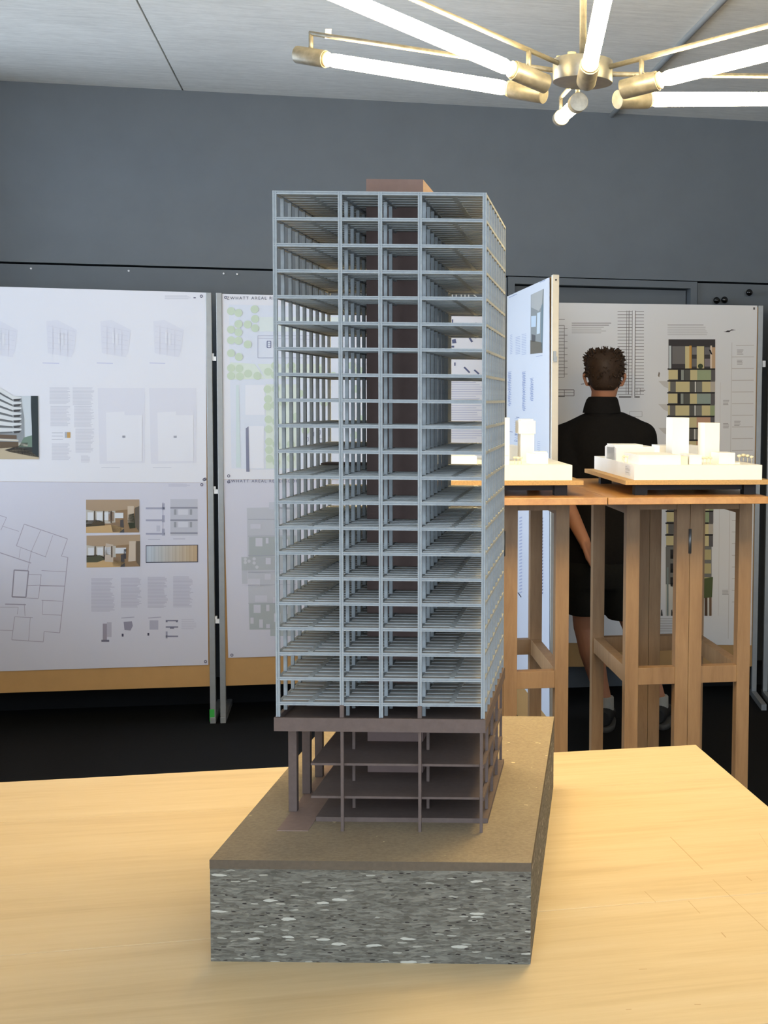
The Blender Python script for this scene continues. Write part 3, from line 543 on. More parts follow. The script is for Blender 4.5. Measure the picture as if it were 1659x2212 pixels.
# facade picture
fx0, fx1 = 1444, 1545; FD = (52, 46, 42); Y_ = (212, 194, 142)
def fr_(a, b, c_, d_, col, lay): p.lay = lay; p.rect(fx0 + a, b, fx0 + c_, d_, col)
fr_(0, 733, 101, 797, (64, 58, 56), 1); fr_(0, 733, 101, 747, (58, 52, 50), 2); fr_(8, 748, 36, 786, (118, 112, 106), 2); fr_(1, 746, 6, 796, (200, 204, 200), 2)
fr_(36, 748, 45, 796, Y_, 2); fr_(45, 746, 50, 796, (206, 152, 74), 2); fr_(51, 750, 61, 766, (128, 122, 118), 2); fr_(61, 748, 77, 796, Y_, 2); fr_(78, 750, 90, 766, (112, 106, 104), 2); fr_(51, 775, 61, 792, (112, 106, 102), 2); fr_(78, 775, 90, 792, (134, 122, 122), 2); fr_(90, 746, 94, 796, (222, 200, 174), 2); fr_(94, 750, 101, 796, (196, 160, 122), 2)
p.lay = 3; p.disc(1513, 791, 5.5, (64, 72, 46)); p.poly([(1531, 755), (1535, 756), (1539, 766), (1535, 765)], (24, 22, 26))
y = 797.0; acc = [(160, 168, 128), None, (150, 160, 146), None, (204, 158, 126), (70, 84, 110), (200, 150, 110), None, (158, 168, 132), (206, 150, 104), (190, 176, 100), None, (150, 160, 120)]
for r_ in range(15):
    hgt = 25.6; dx = -r_ * .35; p.lay = 1; p.rect(fx0 + dx, y, fx1 + dx, y + hgt, (98, 92, 86)); p.lay = 2; p.rect(fx0 - 2 + dx, y - 1.2, fx1 - (0 if r_ % 2 == 0 else 10) + dx, y + 1.8, (34, 28, 26))
    if r_ % 2 == 0: bl = ((0, 20, Y_), (20, 34, (40, 36, 34)), (27, 33, (150, 152, 140)), (34, 47, (88, 86, 78)), (47, 62, Y_), (62, 92, acc[r_ % 13] or Y_), (92, 101, (96, 90, 88)))
    else: bl = ((0, 4, Y_), (4, 16, (110, 104, 96)), (16, 46, Y_), (46, 57, (92, 88, 80)), (57, 60, (214, 208, 196)), (61, 73, (122, 118, 108)), (73, 91, Y_), (91, 101, (190, 176, 158) if r_ % 4 == 1 else (158, 166, 122)))
    for q, (a, b, c_) in enumerate(bl): p.lay = 3 + .2 * (q % 3); p.rect(fx0 + a + dx, y + 2, fx0 + b + dx, y + hgt - (1.5 if q != 0 else 3), c_)
    y += hgt
    if y > 1170: break
p.lay = 2; yb = y
p.rect(fx0 - 6, yb, fx1 - 8, 1262, (120, 116, 108)); p.lay = 3
for i, q in enumerate((yb + 6, yb + 36, yb + 66)): p.rect(fx0 + 4, q, fx0 + 60, q + 20, (44, 40, 38)); p.disc(fx0 + 8, q + 16, 4, (30, 28, 26)); p.rect(fx0 + 60, q, fx0 + 92, q + 22, (186, 170, 120))
p.rect(fx0 - 6, 1262, fx1 - 8, 1330, (210, 204, 190)); p.lay = 4; p.poly([(fx0 + 74, 1250), (fx0 + 96, 1246), (fx0 + 94, 1290), (fx0 + 76, 1292)], (84, 92, 52)); p.rect(fx0 + 78, 1290, fx0 + 84, 1330, (90, 66, 48)); p.rect(fx0 + 88, 1290, fx0 + 93, 1330, (120, 92, 66)); p.rect(fx0 - 4, 1225, fx0, 1330, (130, 138, 132))
for x in (fx0 - 22, fx0 - 16, fx0 + 6, fx0 + 14): p.poly([(x, 1318), (x + 2, 1316), (x + 3.5, 1330), (x - .5, 1330)], (60, 56, 52))
p.lay = 2; p.text_block(1415, 1336, 1470, 1384, (176, 168, 160), 3.6, 1.3)
p.lay = 1
for yy in (823, 873, 924, 976): p.poly([(1422, yy), (1443, yy), (1443, yy + 16), (1434, yy + 12)], (206, 198, 188))
for i in range(23): yy = 746 + i * 25.2; p.line(1581 if i else 1590, yy, 1629 - i * .3, yy - .4, 1.6, (202, 192, 184))
p.line(1581, 740, 1573, 1380, 1.2, (206, 198, 190)); p.line(1556, 826, 1552, 1330, .9, (212, 204, 196))
for (x, yy) in ((1592, 756), (1592, 778), (1586, 910), (1562, 865), (1562, 915), (1560, 1275)): p.text_block(x, yy, x + 14, yy + 12, (164, 154, 148), 3, 1.2)
p.rect(1627, 664, 1631, 669, (96, 90, 86))
p.done('facade_poster', at_pl(1400, 1390, pr, ENR), YR, 'tall poster in front of the man, building section and colourful facade elevation')

# lettering painted on the rear wall behind the tower model
p = Print(RO + EN * .002, EN, .0008); p.lay = 1; p.text('ums', 976, 645, 1030, (215, 215, 212))
p.done('wall_lettering', at_pl(1003, 646, RO, EN) - EN * .001, YAW, 'white lettering on the dark wall, glimpsed through the tower model', 'lettering')

# ================================================================== exhibition table
TY = .2348; TU, TN = frame(TY); TC = at_z(1503, 1608.5, .75); TC.z = 0
def tv(u, v): q = at_z(u, v, .75) - TC; return q.dot(TU), q.dot(TN)
e = empty('exhibition_table', TC, TY, 'large pale wooden table carrying the tower model in the foreground', 'table')
marks = []
for (u0, v0, u1, v1, w_, dk) in ((1448, 1808, 1518, 1878, .0009, .55), (1540, 1900, 1659, 2012, .0007, .5), (1487, 1946, 1512, 1973, .0007, .5), (1558, 2014, 1568, 2025, .0009, .6), (1392, 1925, 1416, 1948, .0006, .5), (1380, 2094, 1398, 2093, .0008, .5), (1500, 2170, 1514, 2170, .0012, .5), (1352, 2181, 1364, 2180, .001, .5), (1612, 1893, 1624, 1903, .001, .5), (1640, 1800, 1659, 1830, .0005, .4)):
    a = tv(u0, v0); b = tv(u1, v1); marks.append((*a, *b, w_, dk))
kk = wood('table_wood', (184, 160, 120), (199, 177, 137), (206, 186, 149), (.7, 8, 8), 2.4, .42, .3, marks); M['table'] = kk.m
v1_ = tv(1430, 1690)[1]; v2_ = tv(1430, 1947)[1]; vb = [0, v1_, v2_, v2_ - .42, v2_ - .84, -1.95]
for i in range(5): build('plank', rb(MB(), -2.3, 0, vb[i + 1] + .0004, vb[i] - .0004, .712, .75, TC, TU, TN), 'table', e, bevel=.0012)
build('apron', rb(rb(rb(rb(MB(), -2.2, -.1, -.14, -.115, .62, .712, TC, TU, TN), -2.2, -.1, -1.83, -1.805, .62, .712, TC, TU, TN), -2.2, -2.175, -1.805, -.14, .62, .712, TC, TU, TN), -.125, -.1, -1.805, -.14, .62, .712, TC, TU, TN), 'table', e)
for a, b in ((-2.2, -.18), (-.17, -.18), (-2.2, -1.84), (-.17, -1.84)): build('leg', rb(MB(), a, a + .07, b, b + .07, 0, .712, TC, TU, TN), 'table', e, bevel=.002)

# ================================================================== tower model
YF, XL, TW, TD = 1.9147, -.4758, .3024, .3727
XR = XL + TW; YK = YF + TD
ZT, ZP, ZG = 1.8348, 1.0674, .8953
YB, XB, BW, BD = 1.7898, -.5414, .4472, .8452
e = empty('architectural_model', (XB + BW / 2, YB + BD / 2, .75), 0, 'tall open-frame tower model on a speckled chip block, standing on the wooden table', 'architectural model')
T = e; LOC = Vector(e.location)
build('chip_block', MB().box(XB, XB + BW, YB, YB + BD, .75, ZG - .0128), 'chips', e)
build('base_plate', MB().box(XB - .0004, XB + BW + .0004, YB - .0004, YB + BD + .0004, ZG - .0126, ZG), 'mdf', e)
bp = bpy.data.objects['base_plate'].data; bp.materials.append(M['mdfedge'])
for q in bp.polygons:
    if abs(q.normal.z) < .5: q.material_index = 1
ROWS = [XL, at_y(736, 866, YF).x, at_y(822, 866, YF).x, at_y(907, 866, YF).x, XR]
HS = (ZT - ZP) / 20.6
# ground plates
dx0 = at_y(672.5, 1648, 1.93).x; dfy = 1.927
build('ground_plate', MB().box(XL - .003, dx0 - .002, YF - .001, YK + .004, ZG, ZG + .0012), 'pink', e)
build('ground_plate', MB().box(dx0, XR + .004, at_z(850, 1776, ZG).y, YK + .004, ZG, ZG + .007), 'brown', e)
# decks
for vv in (1648, 1719):
    z = at_y(672.5, vv, dfy).z; build('deck', MB().box(dx0, XR - .006, dfy, YK - .004, z - .0035, z), 'brown', e)
    build('deck_edge_rail', MB().box(XR - .005, XR + .001, dfy, YK, z - .006, z), 'brown', e)
zpb = at_y(640, 1579, YF - .004).z
pl = build('plinth_plate', MB().box(XL - .004, XR + .0035, YF - .004, YK + .004, zpb + .004, ZP - .008), 'brown', e)
for (x0, x1, y0, y1) in ((XL - .005, XR + .0045, YF - .006, YF - .001), (XL - .005, XR + .0045, YK + .001, YK + .006), (XL - .005, XL, YF - .001, YK + .001), (XR - .0005, XR + .0045, YF - .001, YK + .001)):
    build('plinth_beam', MB().box(x0, x1, y0, y1, zpb, ZP), 'brown', e)
# podium columns
for kq in (2, 4, 6): y = YF + TD * kq / 8; build('podium_column', MB().box(XL - .0065, XL + .0065, y - .0065, y + .0065, ZG + .0012, zpb + .004), 'brown', e, bevel=.0006)
for r_ in (1, 3, 4):
    for kq in ((0, 2, 6) if r_ != 4 else (0, 2, 4, 6, 8)):
        y = YF + TD * kq / 8 + (.002 if kq == 0 else 0); x = ROWS[r_] - (.002 if r_ == 4 else 0); hw = .0022
        build('podium_post', MB().box(x - hw, x + hw, y - hw, y + hw, ZG, zpb + .004), 'brown', e)
for r_ in (1, 3): build('podium_post', MB().box(ROWS[r_] - .003, ROWS[r_] + .003, YF - .0015, YF + .004, ZP - .008, ZT - 20 * HS - .004), 'brown', e)
build('back_wall', MB().box(XL + .02, XL + .10, YF + .10, YF + .105, ZP - .008, ZT - 20 * HS - .004), 'brown', e)
# core and roof box
cx0, cx1, cy0, cy1 = -.3690, -.2811, YF + .14, YF + .30
build('core', MB().box(cx0, cx1, cy0, cy1, ZG, ZT + .0002), 'core', e); build('roof_box', MB().box(cx0, cx1, cy0, cy1, ZT + .0002, 1.8755), 'core', e)
# columns, shared meshes
def lmesh(name, mb, mat): me = mb.mesh(name); me.materials.append(M[mat]); return me
H0 = ZT - ZP; S = .0025
def grooved(h): return MB().box(-.0029, -.0008, -.001, .004, 0, h).box(.0008, .0029, -.001, .004, 0, h).box(-.0008, .0008, .0004, .0036, 0, h)
mF = lmesh('front_column', grooved(H0), 'grey'); mF2 = lmesh('front_column_short', grooved(20 * HS + .004), 'grey'); mC = lmesh('column', MB().box(-S, S, -S, S, 0, H0), 'grey')
for r_, x in enumerate(ROWS):
    for kq in range(9):
        y = YF + TD * kq / 8
        if r_ == 2 and cy0 - .01 < y < cy1 + .01: continue
        if kq == 0:
            sh = r_ in (1, 3); link('front_column', mF2 if sh else mF, None, e, Vector((x, y, ZT - 20 * HS - .004 if sh else ZP)) - LOC)
        else: link('column', mC, None, e, Vector((x, y, ZP - (.008 if 0 < r_ < 4 else 0))) - LOC)
# floor frames: ring with joists, beams and strips
def edge(x0, x1, y0, y1):
    m = MB(); return m.box(x0, x1, y0, y1, -.0018, 0).box(x0, x1, y0, y1, -.0050, -.0032).box(x0, x1, y0 + .0014, y1 - .0006, -.0032, -.0018)
ring = edge(XL - S, XR + S, YF - .0005, YF + .004); q = edge(XL - S, XR + S, YK - .004, YK + .0005); ring.add(q.v, q.f)
for x in (XL, XR): ring.box(x - S, x + S, YF + .004, YK - .004, -.0045, -.0005)
def shift(mb, d): mb.v = [v - d for v in mb.v]; return mb
mR = lmesh('floor_frame', shift(ring, Vector((LOC.x, LOC.y, 0))), 'grey')
mJ = lmesh('joist', MB().box(XL + S - LOC.x, XR - S - LOC.x, -.0060, .0060, -.0030, -.0003), 'joist')
mP = lmesh('floor_plate', MB().box(XL + S - LOC.x, XR - S - LOC.x, YF + .004 - LOC.y, YK - .004 - LOC.y, -.0021, -.0013), 'plate')
mB = lmesh('inner_beam', MB().box(-.002, .002, YF + .004 - LOC.y, YK - .004 - LOC.y, -.0046, -.0003), 'grey')
mS = lmesh('strip', MB().box(-.0034, .0034, YF + .004 - LOC.y, YK - .004 - LOC.y, -.0034, .0003), 'joist')
for i in range(21):
    z = ZT - i * HS - .75; fo = link('floor_frame', mR, None, e, Vector((0, 0, z)))
    for j in range(14): link('joist', mJ, None, fo, Vector((0, YF + TD * (j + 1) / 15 - LOC.y, 0)))
    link('floor_plate', mP, None, fo)
    for r_ in (1, 2, 3):
        link('inner_beam', mB, None, fo, Vector((ROWS[r_] - LOC.x, 0, 0)))
    for x in ((ROWS[0] + ROWS[1]) / 2, (ROWS[3] + ROWS[4]) / 2): link('strip', mS, None, fo, Vector((x - LOC.x, 0, 0)))
# two loose brown floor pieces inside the left bay
for (u0, v0) in ((690, 513), (693, 1001)):
    P = at_y(u0, v0, YF + TD * .80); build('loose_plate', MB().box(P.x, P.x + .085, P.y, P.y + .05, P.z - .002, P.z + .0005), 'brown', e)

# ================================================================== tube lamp
HY = 2.75; LX, LZ, LDE, LS, LAX, LAY, RI, RO_ = -.0488, .6294 + 1.54, .0987, .1733, -.0378, -.0043, .089, .7179
e = empty('tube_chandelier', (LX, HY, LZ + .03), 0, 'spider-like ceiling lamp with six glowing tubes around a round metal hub', 'lamp')
hz0 = at_y(1258, 179, HY).z
build('hub', MB().tube((LX, HY, hz0), (LX, HY, hz0 + .044), .0615, n=48), 'hubm', e, True, .001)
build('rod', MB().tube((LX, HY, hz0 + .044), (LX, HY, CEIL), .0072, n=14), 'galv', e, True)
build('ceiling_cap', MB().tube((LX, HY, CEIL - .03), (LX, HY, CEIL), .05, n=32), 'hubm', e, True)
build('wire_nut', MB().tube((LX - .022, HY - .02, hz0 + .044), (LX - .022, HY - .02, hz0 + .056), .009, n=14), 'ceramic', e, True)
build('wire_nut', MB().tube((LX - .048, HY - .012, hz0 + .044), (LX - .048, HY - .012, hz0 + .050), .006, n=14), 'ceramic', e, True)
for nm, an, ds in (('T6', 0, -.022), ('T5', 60, 0), ('T4', 120, 0), ('T3', 180, 0), ('T1', 240, 0), ('T2', 300, .02)):
    t = math.radians(an) - LDE; dv = Vector((math.sin(t), math.cos(t), 0)); sl = LS + ds + LAX * dv.x + LAY * dv.y
    z0 = LZ + (LAX * dv.x + LAY * dv.y) * RI
    def Pq(r_, dz=0): return Vector((LX + dv.x * r_, HY + dv.y * r_, z0 + sl * (r_ - RI) + dz))
    AH = .052; SL = .078
    arm = build('arm', MB().tube(Pq(.058, AH), Pq(RO_ - .035, AH), .0052, n=12), 'galv', e, True)
    for ra in (RI + .042, RO_ - .038): build('bracket', MB().tube(Pq(ra, AH), Pq(ra, .010), .0052, n=12), 'galv', arm, True)
    for a, b in ((RI, RI + SL), (RO_, RO_ - SL)):
        so = build('socket', MB().tube(Pq(a), Pq(b), .0195, n=28), 'galv', e, True, .0008)
        sg = 1 if b > a else -1; build('ceramic_ring', MB().tube(Pq(b), Pq(b + sg * .006), .0165, n=24), 'ceramic', so, True)
    a, b = RI + SL + .006, RO_ - SL - .006; ax = (Pq(b) - Pq(a)).normalized(); xx = ax.orthogonal().normalized(); yy = ax.cross(xx)
    rg = [(Pq(a), .008, .008, xx, yy), (Pq(a + .006), .0125, .0125, xx, yy), (Pq(a + .016), .015, .015, xx, yy), (Pq(b - .016), .015, .015, xx, yy), (Pq(b - .006), .0125, .0125, xx, yy), (Pq(b), .008, .008, xx, yy)]
    build('tube', MB().loft(rg, 24), 'tube', e, True)
    if nm == 'T2':
        P = Pq(RO_ - .085, AH); build('paper_tag', MB().obox(P + Vector((-.007, 0, -.006)), (.014, 0, 0), (0, .0005, 0), (0.001, 0, .022)), 'plastic', e)

# ================================================================== bar tables
ZTB = 1.24; HT = .2; HU, HN = frame(HT); T0 = at_z(1313, 1075, ZTB); T0.z = 0
def hu(u, v, n): q = at_pl(u, v, T0 + HN * n, HN) - T0; return q.dot(HU), q.z
def bar_table(u0, u1, b0, b1, label):
    e = empty('bar_table', T0 + HU * ((u0 + u1) / 2) + HN * .48, HT, label, 'table', 'tall wooden bar tables')
    build('tabletop', rb(MB(), u0, u1, 0, .965, ZTB - .022, ZTB, T0, HU, HN), 'talltop', e, bevel=.0015)
    lw = .044; mid = (b0 + b1) / 2; zl0, zl1 = .608, .664; zu = ZTB - .022
    for n0, n1 in ((.210, .254), (.772, .816)):
        for a in (b0, mid - lw, mid + .001, b1 - lw): build('leg', rb(MB(), a, a + lw, n0, n1, 0, zu, T0, HU, HN), 'tallwood', e, bevel=.001)
        for a, b in ((b0 + lw, mid - lw), (mid + lw, b1 - lw)):
            build('upper_rail', rb(MB(), a, b, n0 + .004, n1 - .004, zu - .034, zu, T0, HU, HN), 'tallwood', e)
            build('lower_rail', rb(MB(), a, b, n0 + .004, n1 - .004, zl0, zl1, T0, HU, HN), 'tallwood', e, bevel=.001)
    for a in (b0 + .006, b1 - .040):
        build('side_stretcher', rb(MB(), a, a + .034, .254, .772, zl0, zl1, T0, HU, HN), 'tallwood', e, bevel=.001)
        build('side_rail', rb(MB(), a, a + .034, .254, .772, zu - .05, zu, T0, HU, HN), 'tallwood', e)
    build('hinge', MB().tube(T0 + HU * mid + HN * .208 + Vector((0, 0, 1.04)), T0 + HU * mid + HN * .208 + Vector((0, 0, 1.12)), .005, n=10), 'hinge', e, True)
    return e
bl0 = hu(1352, 1300, .21)[0]; bl1 = hu(1622, 1300, .21)[0]; tw = hu(1664, 1075, 0)[0]
bar_table(.001, tw, bl0, bl1, 'tall wooden bar table at the right edge, carrying the fully visible white model')
br1 = hu(1229, 1300, .21)[0]; bar_table(-tw, -.001, br1 - (bl1 - bl0), br1, 'tall wooden bar table half hidden behind the tower model')

# ------------------------------------------------------------------ white site models on trays
def site(ul, ur, blocks, trees, tray_lb, lb, card):
    zt0, zt1_ = ZTB + .035, ZTB + .049; v0 = .07; dpt = .65
    O = T0
    tr = empty('chipboard_tray', O + HU * ((ul + ur) / 2) + HN * (v0 + dpt / 2) + Vector((0, 0, ZTB)), HT, tray_lb, 'tray', 'chipboard trays under the white models')
    build('board', rb(MB(), ul - .032, ur + .032, v0 - .02, v0 + dpt + .02, zt0, zt1_, O, HU, HN), 'chipboard', tr, bevel=.0008)
    for a in (ul + .01, ur - .05):
        for b in (v0 + .03, v0 + dpt - .07): build('foot', rb(MB(), a, a + .04, b, b + .04, ZTB, zt0, O, HU, HN), 'black', tr)
    build('underframe', rb(MB(), ul + .05, ur - .05, v0 + .05, v0 + .12, zt0 - .02, zt0, O, HU, HN), 'black', tr)
    e = empty('site_model', O + HU * ((ul + ur) / 2) + HN * (v0 + dpt / 2) + Vector((0, 0, zt1_)), HT, lb, 'architectural model', 'white site models')
    zb = zt1_ + .047; build('base', rb(MB(), ul, ur, v0, v0 + dpt, zt1_, zb, O, HU, HN), 'foamwhite', e, bevel=.0006)
    for (x0, x1, yt, n, dn, mat, *yb_) in blocks:
        n += v0; a, z = hu(x0, yt, n); b, z2 = hu(x1, yt, n); a = max(a, ul + .003); b = min(b, ur - .003)
        build('building_block', rb(MB(), a, b, n, n + dn, hu(x0, yb_[0], n)[1] if yb_ else zb, max(z, zb + .005), O, HU, HN), mat, e)
    for (x, yy, n, r_) in trees:
        n += v0; a, z = hu(x, yy, n); P = O + HU * a + HN * n; P.z = max(z, zb + .02)
        tre = build('tree', MB().ball(P, r_, r_, r_ * .7, 10, 6), 'acrylic', e, True); build('trunk', MB().tube((P.x, P.y, zb), P, .0012, n=6), 'acrylic', tre)
    if card:
        ca = card; P0 = O + HU * ul + HN * v0
        build('caption_card', rb(MB(), -.0006, 0, .05, .13, zt1_ + .010, zt1_ + .042, P0, HU, HN), 'plastic', e)
        for i, (l, z) in enumerate(((.02, .036), (.06, .030), (.06, .026), (.05, .018))): build('print_line', rb(MB(), -.0010, -.0006, .125 - l, .125, zt1_ + z, zt1_ + z + .0012, P0, HU, HN), 'conduit', e)
    return e
W_ = 'foamwhite'
ul = hu(1370, 1044, .07)[0]; ur = hu(1646, 1042, .07)[0]
site(ul, ur, [(1380, 1471, 983, .03, .22, W_), (1471, 1486, 986, .035, .10, 'acrylic'), (1489, 1516, 983, .04, .12, W_), (1316, 1414, 965, .30, .16, W_), (1323, 1389, 960.5, .32, .12, W_), (1322, 1413, 968, .285, .19, W_), (1425, 1512, 962.5, .52, .12, W_), (1453, 1489, 902, .28, .085, W_), (1523, 1555, 913.5, .20, .085, W_), (1553, 1588, 978, .06, .09, W_), (1588, 1598, 999.5, .07, .03, W_)],
     [(1519, 991, .05, .006), (1527, 990, .07, .007), (1535, 992, .06, .006), (1597, 990, .2, .008), (1606, 991, .25, .009), (1615, 994, .2, .008), (1624, 991, .12, .007), (1348, 987, .16, .006), (1355, 988, .14, .005)],
     'chipboard tray under the fully visible white model at right', 'white city model with two slim towers, standing at right in front of the man', True)
url = hu(1236, 1047, .07)[0]
site(url - (ur - ul), url, [(1055, 1101, 902.5, .26, .09, W_), (1126, 1154, 937, .24, .085, W_), (1122, 1157, 909, .235, .096, W_, 937), (1126, 1152, 905.5, .245, .07, W_, 909), (1145, 1184, 980, .08, .08, W_), (1157, 1182, 976, .10, .05, W_), (1098, 1119, 963, .45, .12, W_), (1060, 1100, 985, .04, .06, W_), (930, 1030, 985, .06, .2, W_), (960, 1020, 975, .3, .2, W_)],
     [(1112, 992, .06, .006), (1119, 993, .05, .006), (1126, 994, .06, .005)], 'chipboard tray under the white model that the tower model partly hides', 'white city model partly hidden behind the tower model, wide-headed tower on it', False)

# ================================================================== the man
MY = 6.02
def m_(u, v, dy=0): return at_y(u, v, MY + dy)
e = empty('person', Vector((m_(1350, 1580).x, MY, 0)), 0, 'person seen from behind in black shirt and shorts, looking at the right poster', 'person')
def fused(name, mb, mat, vox, sm=4):
    o = build(name, mb, mat, e, False); r_ = o.modifiers.new('remesh', 'REMESH'); r_.mode = 'VOXEL'; r_.voxel_size = vox; r_.use_smooth_shade = True
    s_ = o.modifiers.new('smooth', 'SMOOTH'); s_.iterations = sm; s_.factor = .5; return o
HC = m_(1306, 806)                       # head centre
b = MB()
b.loft([(HC + Vector((0, .005, -.125)), .045, .05), (HC + Vector((0, .02, -.10)), .056, .075), (HC + Vector((0, .012, -.05)), .068, .092), (HC + Vector((0, 0, 0)), .076, .098), (HC + Vector((0, -.004, .05)), .074, .094), (HC + Vector((0, -.004, .085)), .056, .07), (HC + Vector((0, -.004, .102)), .02, .03)], 24)
for sx in (-1, 1):
    b.loft([(HC + Vector((sx * .078, .004, -.060)), .008, .008), (HC + Vector((sx * .087, .000, -.040)), .007, .013), (HC + Vector((sx * .094, -.006, -.014)), .008, .018), (HC + Vector((sx * .090, -.002, .004)), .006, .012)], 12)
    b.ball(HC + Vector((sx * .031, .088, .002)), .013, .010, .009)       # eyes
    b.ball(HC + Vector((sx * .031, .092, .020)), .020, .008, .006)       # brows
b.loft([(HC + Vector((0, .090, .010)), .008, .010), (HC + Vector((0, .106, -.022)), .011, .014), (HC + Vector((0, .108, -.036)), .016, .012), (HC + Vector((0, .094, -.042)), .014, .008)], 12)   # nose
b.ball(HC + Vector((0, .092, -.066)), .024, .010, .006); b.ball(HC + Vector((0, .091, -.075)), .020, .010, .006); b.ball(HC + Vector((0, .078, -.105)), .026, .022, .018)
NK = m_(1303, 872); b.loft([(NK + Vector((0, .03, -.07)), .072, .066), (NK + Vector((0, .02, 0)), .058, .058), (NK + Vector((0, .022, .05)), .055, .056), (HC + Vector((0, .004, -.07)), .056, .066)], 20)
SHL, SHR = m_(1222, 946), m_(1386, 944)
WA = m_(1302, 1140); HP = m_(1300, 1225)
b.loft([(HP + Vector((0, 0, -.03)), .150, .105), (HP + Vector((0, 0, .06)), .165, .11), (WA, .148, .095), (m_(1302, 1030), .165, .108), (m_(1303, 965), .172, .108), (m_(1303, 925), .165, .088), (m_(1303, 900), .10, .07)], 28)
ELL = m_(1219, 1080, -.13); WRL = m_(1262, 1168, -.17)
b.chain([SHL, ELL, WRL], [.052, .040, .027])
ELR = m_(1400, 1070, .02); WRR = m_(1370, 1080, .26); b.chain([SHR, ELR, WRR], [.052, .040, .028])
def hand(b, W, D, side, palmn, curl=.35):      # D finger direction, side = towards thumb, palmn = where fingers curl to
    D = D.normalized(); side = (side - D * side.dot(D)).normalized(); pn = palmn.normalized()
    for q in range(4): b.tube(W + side * (.024 - .016 * q), W + D * .082 + side * (.029 - .019 * q), .0125, .0115, 10)
    b.ball(W + D * .02, .026, .02, .026)
    for q, L in enumerate((.074, .082, .076, .060)):
        P = W + D * .082 + side * (.029 - .019 * q); d0 = D; pts = [P]; 
        for s_ in range(3): d0 = (d0 + pn * curl * (.5 + s_ * .35)).normalized(); pts.append(pts[-1] + d0 * L * (.42, .32, .26)[s_])
        b.chain(pts, [.0095, .009, .0085, .0075], 10)
    b.chain([W + side * .020 + D * .018, W + side * .046 + D * .046 + pn * .012, W + side * .048 + D * .078 + pn * .022, W + side * .042 + D * .100 + pn * .03], [.013, .0115, .0098, .0085], 10)
hand(b, WRL, m_(1279, 1215, -.17) - WRL, Vector((.4, 1, 0)), Vector((.8, .5, .1)), .3)
hand(b, WRR, Vector((-.6, .7, .15)), Vector((0, .1, 1)), Vector((-.9, -.2, 0)), .5)
HJL, HJR = m_(1268, 1235), m_(1336, 1235); KNL, KNR = m_(1265, 1352, .03), m_(1372, 1356, .04)
ANL, ANR = m_(1306, 1522, .04), m_(1424, 1520, .10)
def leg_(H, K, A):
    b.chain([H, K], [.086, .058]); cm = K.lerp(A, .32) + Vector((0, -.018, 0)); b.chain([K, cm, K.lerp(A, .72), A], [.056, .057, .042, .037]); b.chain([A, Vector((A.x, A.y + .02, .07)), Vector((A.x + .02, A.y + .15, .045))], [.037, .04, .034])
leg_(HJL, KNL, ANL); leg_(HJR, KNR, ANR)
fused('body', b, 'skin', .0055, 3)
# shirt
b = MB()
b.loft([(m_(1300, 1218), .186, .128), (m_(1301, 1170), .182, .126), (WA, .176, .118), (m_(1302, 1030), .186, .124), (m_(1303, 968), .196, .122), (m_(1303, 938), .190, .104), (m_(1303, 912), .125, .088), (m_(1303, 892), .078, .078)], 32)
b.chain([m_(1268, 915), m_(1244, 930), SHL, SHL.lerp(ELL, .45), SHL.lerp(ELL, .94)], [.050, .056, .070, .066, .060]); b.chain([m_(1338, 912), m_(1364, 926), SHR, SHR.lerp(ELR, .45), SHR.lerp(ELR, .94)], [.050, .056, .072, .068, .062])
fused('shirt', b, 'shirt', .010, 6)
b = MB(); b.loft([(m_(1300, 905), .082, .082), (m_(1300, 884), .078, .08), (m_(1301, 868), .070, .074), (m_(1302, 858), .064, .070), (m_(1302, 857), .056, .062), (m_(1301, 880), .06, .066)], 28, False)
b.loft([(m_(1300, 892), .088, .086), (m_(1300, 880), .083, .082), (m_(1301, 864), .073, .076), (m_(1302, 858), .065, .071)], 28, False)
build('collar', b, 'shirt', e, True)
b = MB(); b.loft([(m_(1300, 1268), .176, .122), (m_(1300, 1235), .188, .130), (m_(1300, 1205), .184, .126)], 30)
for H, K, q, hy in ((HJL, KNL, -1, 1326), (HJR, KNR, 1, 1336)):
    hem = m_(1266 if q < 0 else 1352, hy, .02); b.loft([(hem, .088, .098), (hem.lerp(H, .4), .094, .104), (H + Vector((0, 0, -.03)), .098, .112), (H + Vector((0, 0, .04)), .09, .112)], 26)
fused('shorts', b, 'shorts', .009, 4)
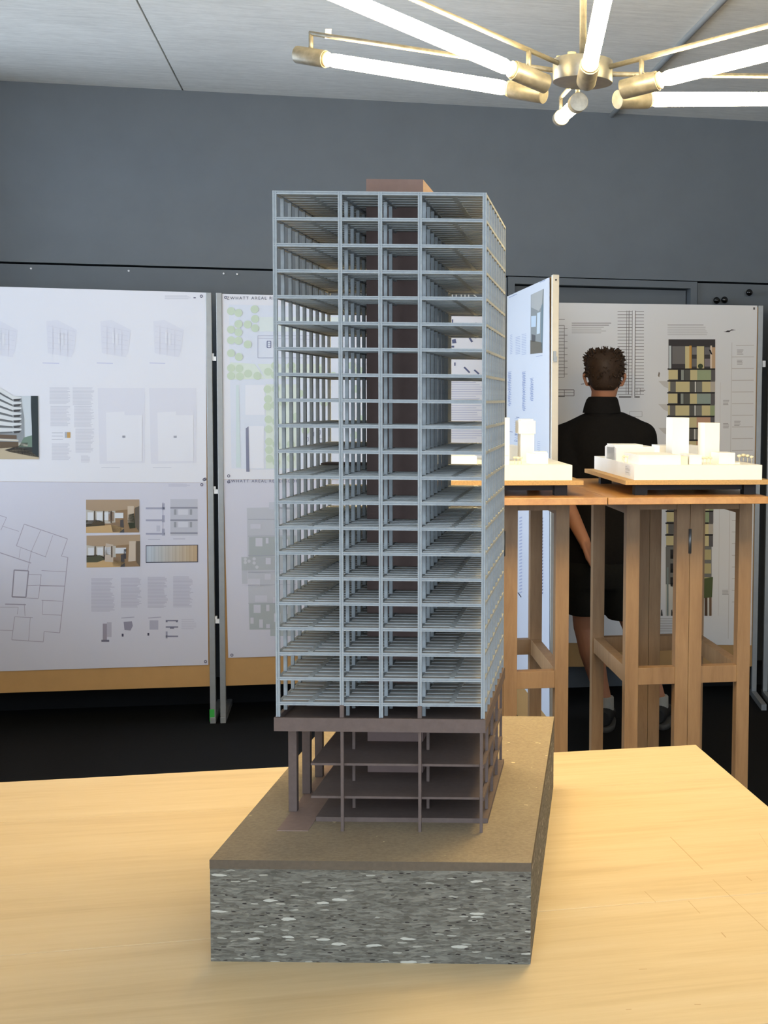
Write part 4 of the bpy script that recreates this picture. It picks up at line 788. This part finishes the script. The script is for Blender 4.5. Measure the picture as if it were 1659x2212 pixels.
# hair: cap plus tufts
b = MB(); rnd = random.Random(3)
b.loft([(HC + Vector((0, -.055, -.078)), .044, .026), (HC + Vector((0, -.044, -.060)), .062, .048), (HC + Vector((0, -.036, -.03)), .074, .064), (HC + Vector((0, -.018, .008)), .083, .090), (HC + Vector((0, -.008, .045)), .090, .108), (HC + Vector((0, -.004, .080)), .078, .096), (HC + Vector((0, 0, .102)), .052, .066), (HC + Vector((0, 0, .110)), .015, .02)], 28)
for i in range(420):
    t = rnd.uniform(0, 2 * math.pi); f = rnd.random(); z = -.055 + .165 * f; rr = .070 if z < -.02 else (.088 if z < .06 else .088 * math.sqrt(max(.05, 1 - ((z - .06) / .06) ** 2)))
    if math.sin(t) > .2 and z < .03: continue
    P = HC + Vector((rr * math.cos(t) * .98, rr * 1.12 * math.sin(t) - .012 * (1 - f), z)); o_ = Vector((math.cos(t), math.sin(t), (z - .01) * 9)).normalized()
    dd = (o_ * (.35 if z < .02 else .75) + Vector((rnd.uniform(-.6, .6), rnd.uniform(-.6, .6), rnd.uniform(-.3, .8) if z > .03 else -.7))).normalized(); L = rnd.uniform(.008, .018)
    b.tube(P - o_ * .006, P + dd * L * .55, .006, .004, 5, False); b.tube(P + dd * L * .55, P + dd * L + Vector((rnd.uniform(-.006, .006), 0, rnd.uniform(-.004, .004))), .004, .0006, 5, False)
for i in range(8):
    P = HC + Vector((rnd.uniform(-.03, .02), -.02, .106)); b.tube(P, P + Vector((rnd.uniform(-.014, .014), 0, .016)), .003, .001, 5, False)
build('hair', b, 'hair', e, True)
for A, nm in ((ANL, 0), (ANR, 1)):
    b = MB(); b.loft([(Vector((A.x, A.y + .01, .085)), .046, .056), (A + Vector((0, 0, -.02)), .044, .046), (A + Vector((0, 0, .035)), .043, .044), (A + Vector((0, 0, .04)), .040, .041)], 20); build('sock', b, 'sock', e, True)
    cx, cy = A.x, A.y; b = MB(); tx = .035 if nm else .01
    def sr(f, y, rx, rz, zc): return (Vector((cx + tx * f, cy + y, zc)), rx, rz, (1, 0, 0), (0, 0, 1))
    b.loft([sr(-.1, -.062, .022, .030, .062), sr(-.1, -.05, .038, .043, .066), sr(0, -.01, .046, .052, .076), sr(.3, .05, .046, .047, .068), sr(.7, .11, .050, .034, .054), sr(1, .17, .046, .026, .046), sr(1.1, .205, .026, .016, .040)], 20); so = build('shoe', b, 'shoe', e, True)
    b = MB(); b.loft([(Vector((cx + tx * .4, cy + .07, 0)), .049, .142), (Vector((cx + tx * .4, cy + .07, .026)), .051, .145)], 28); build('sole', b, 'sole', so, True)
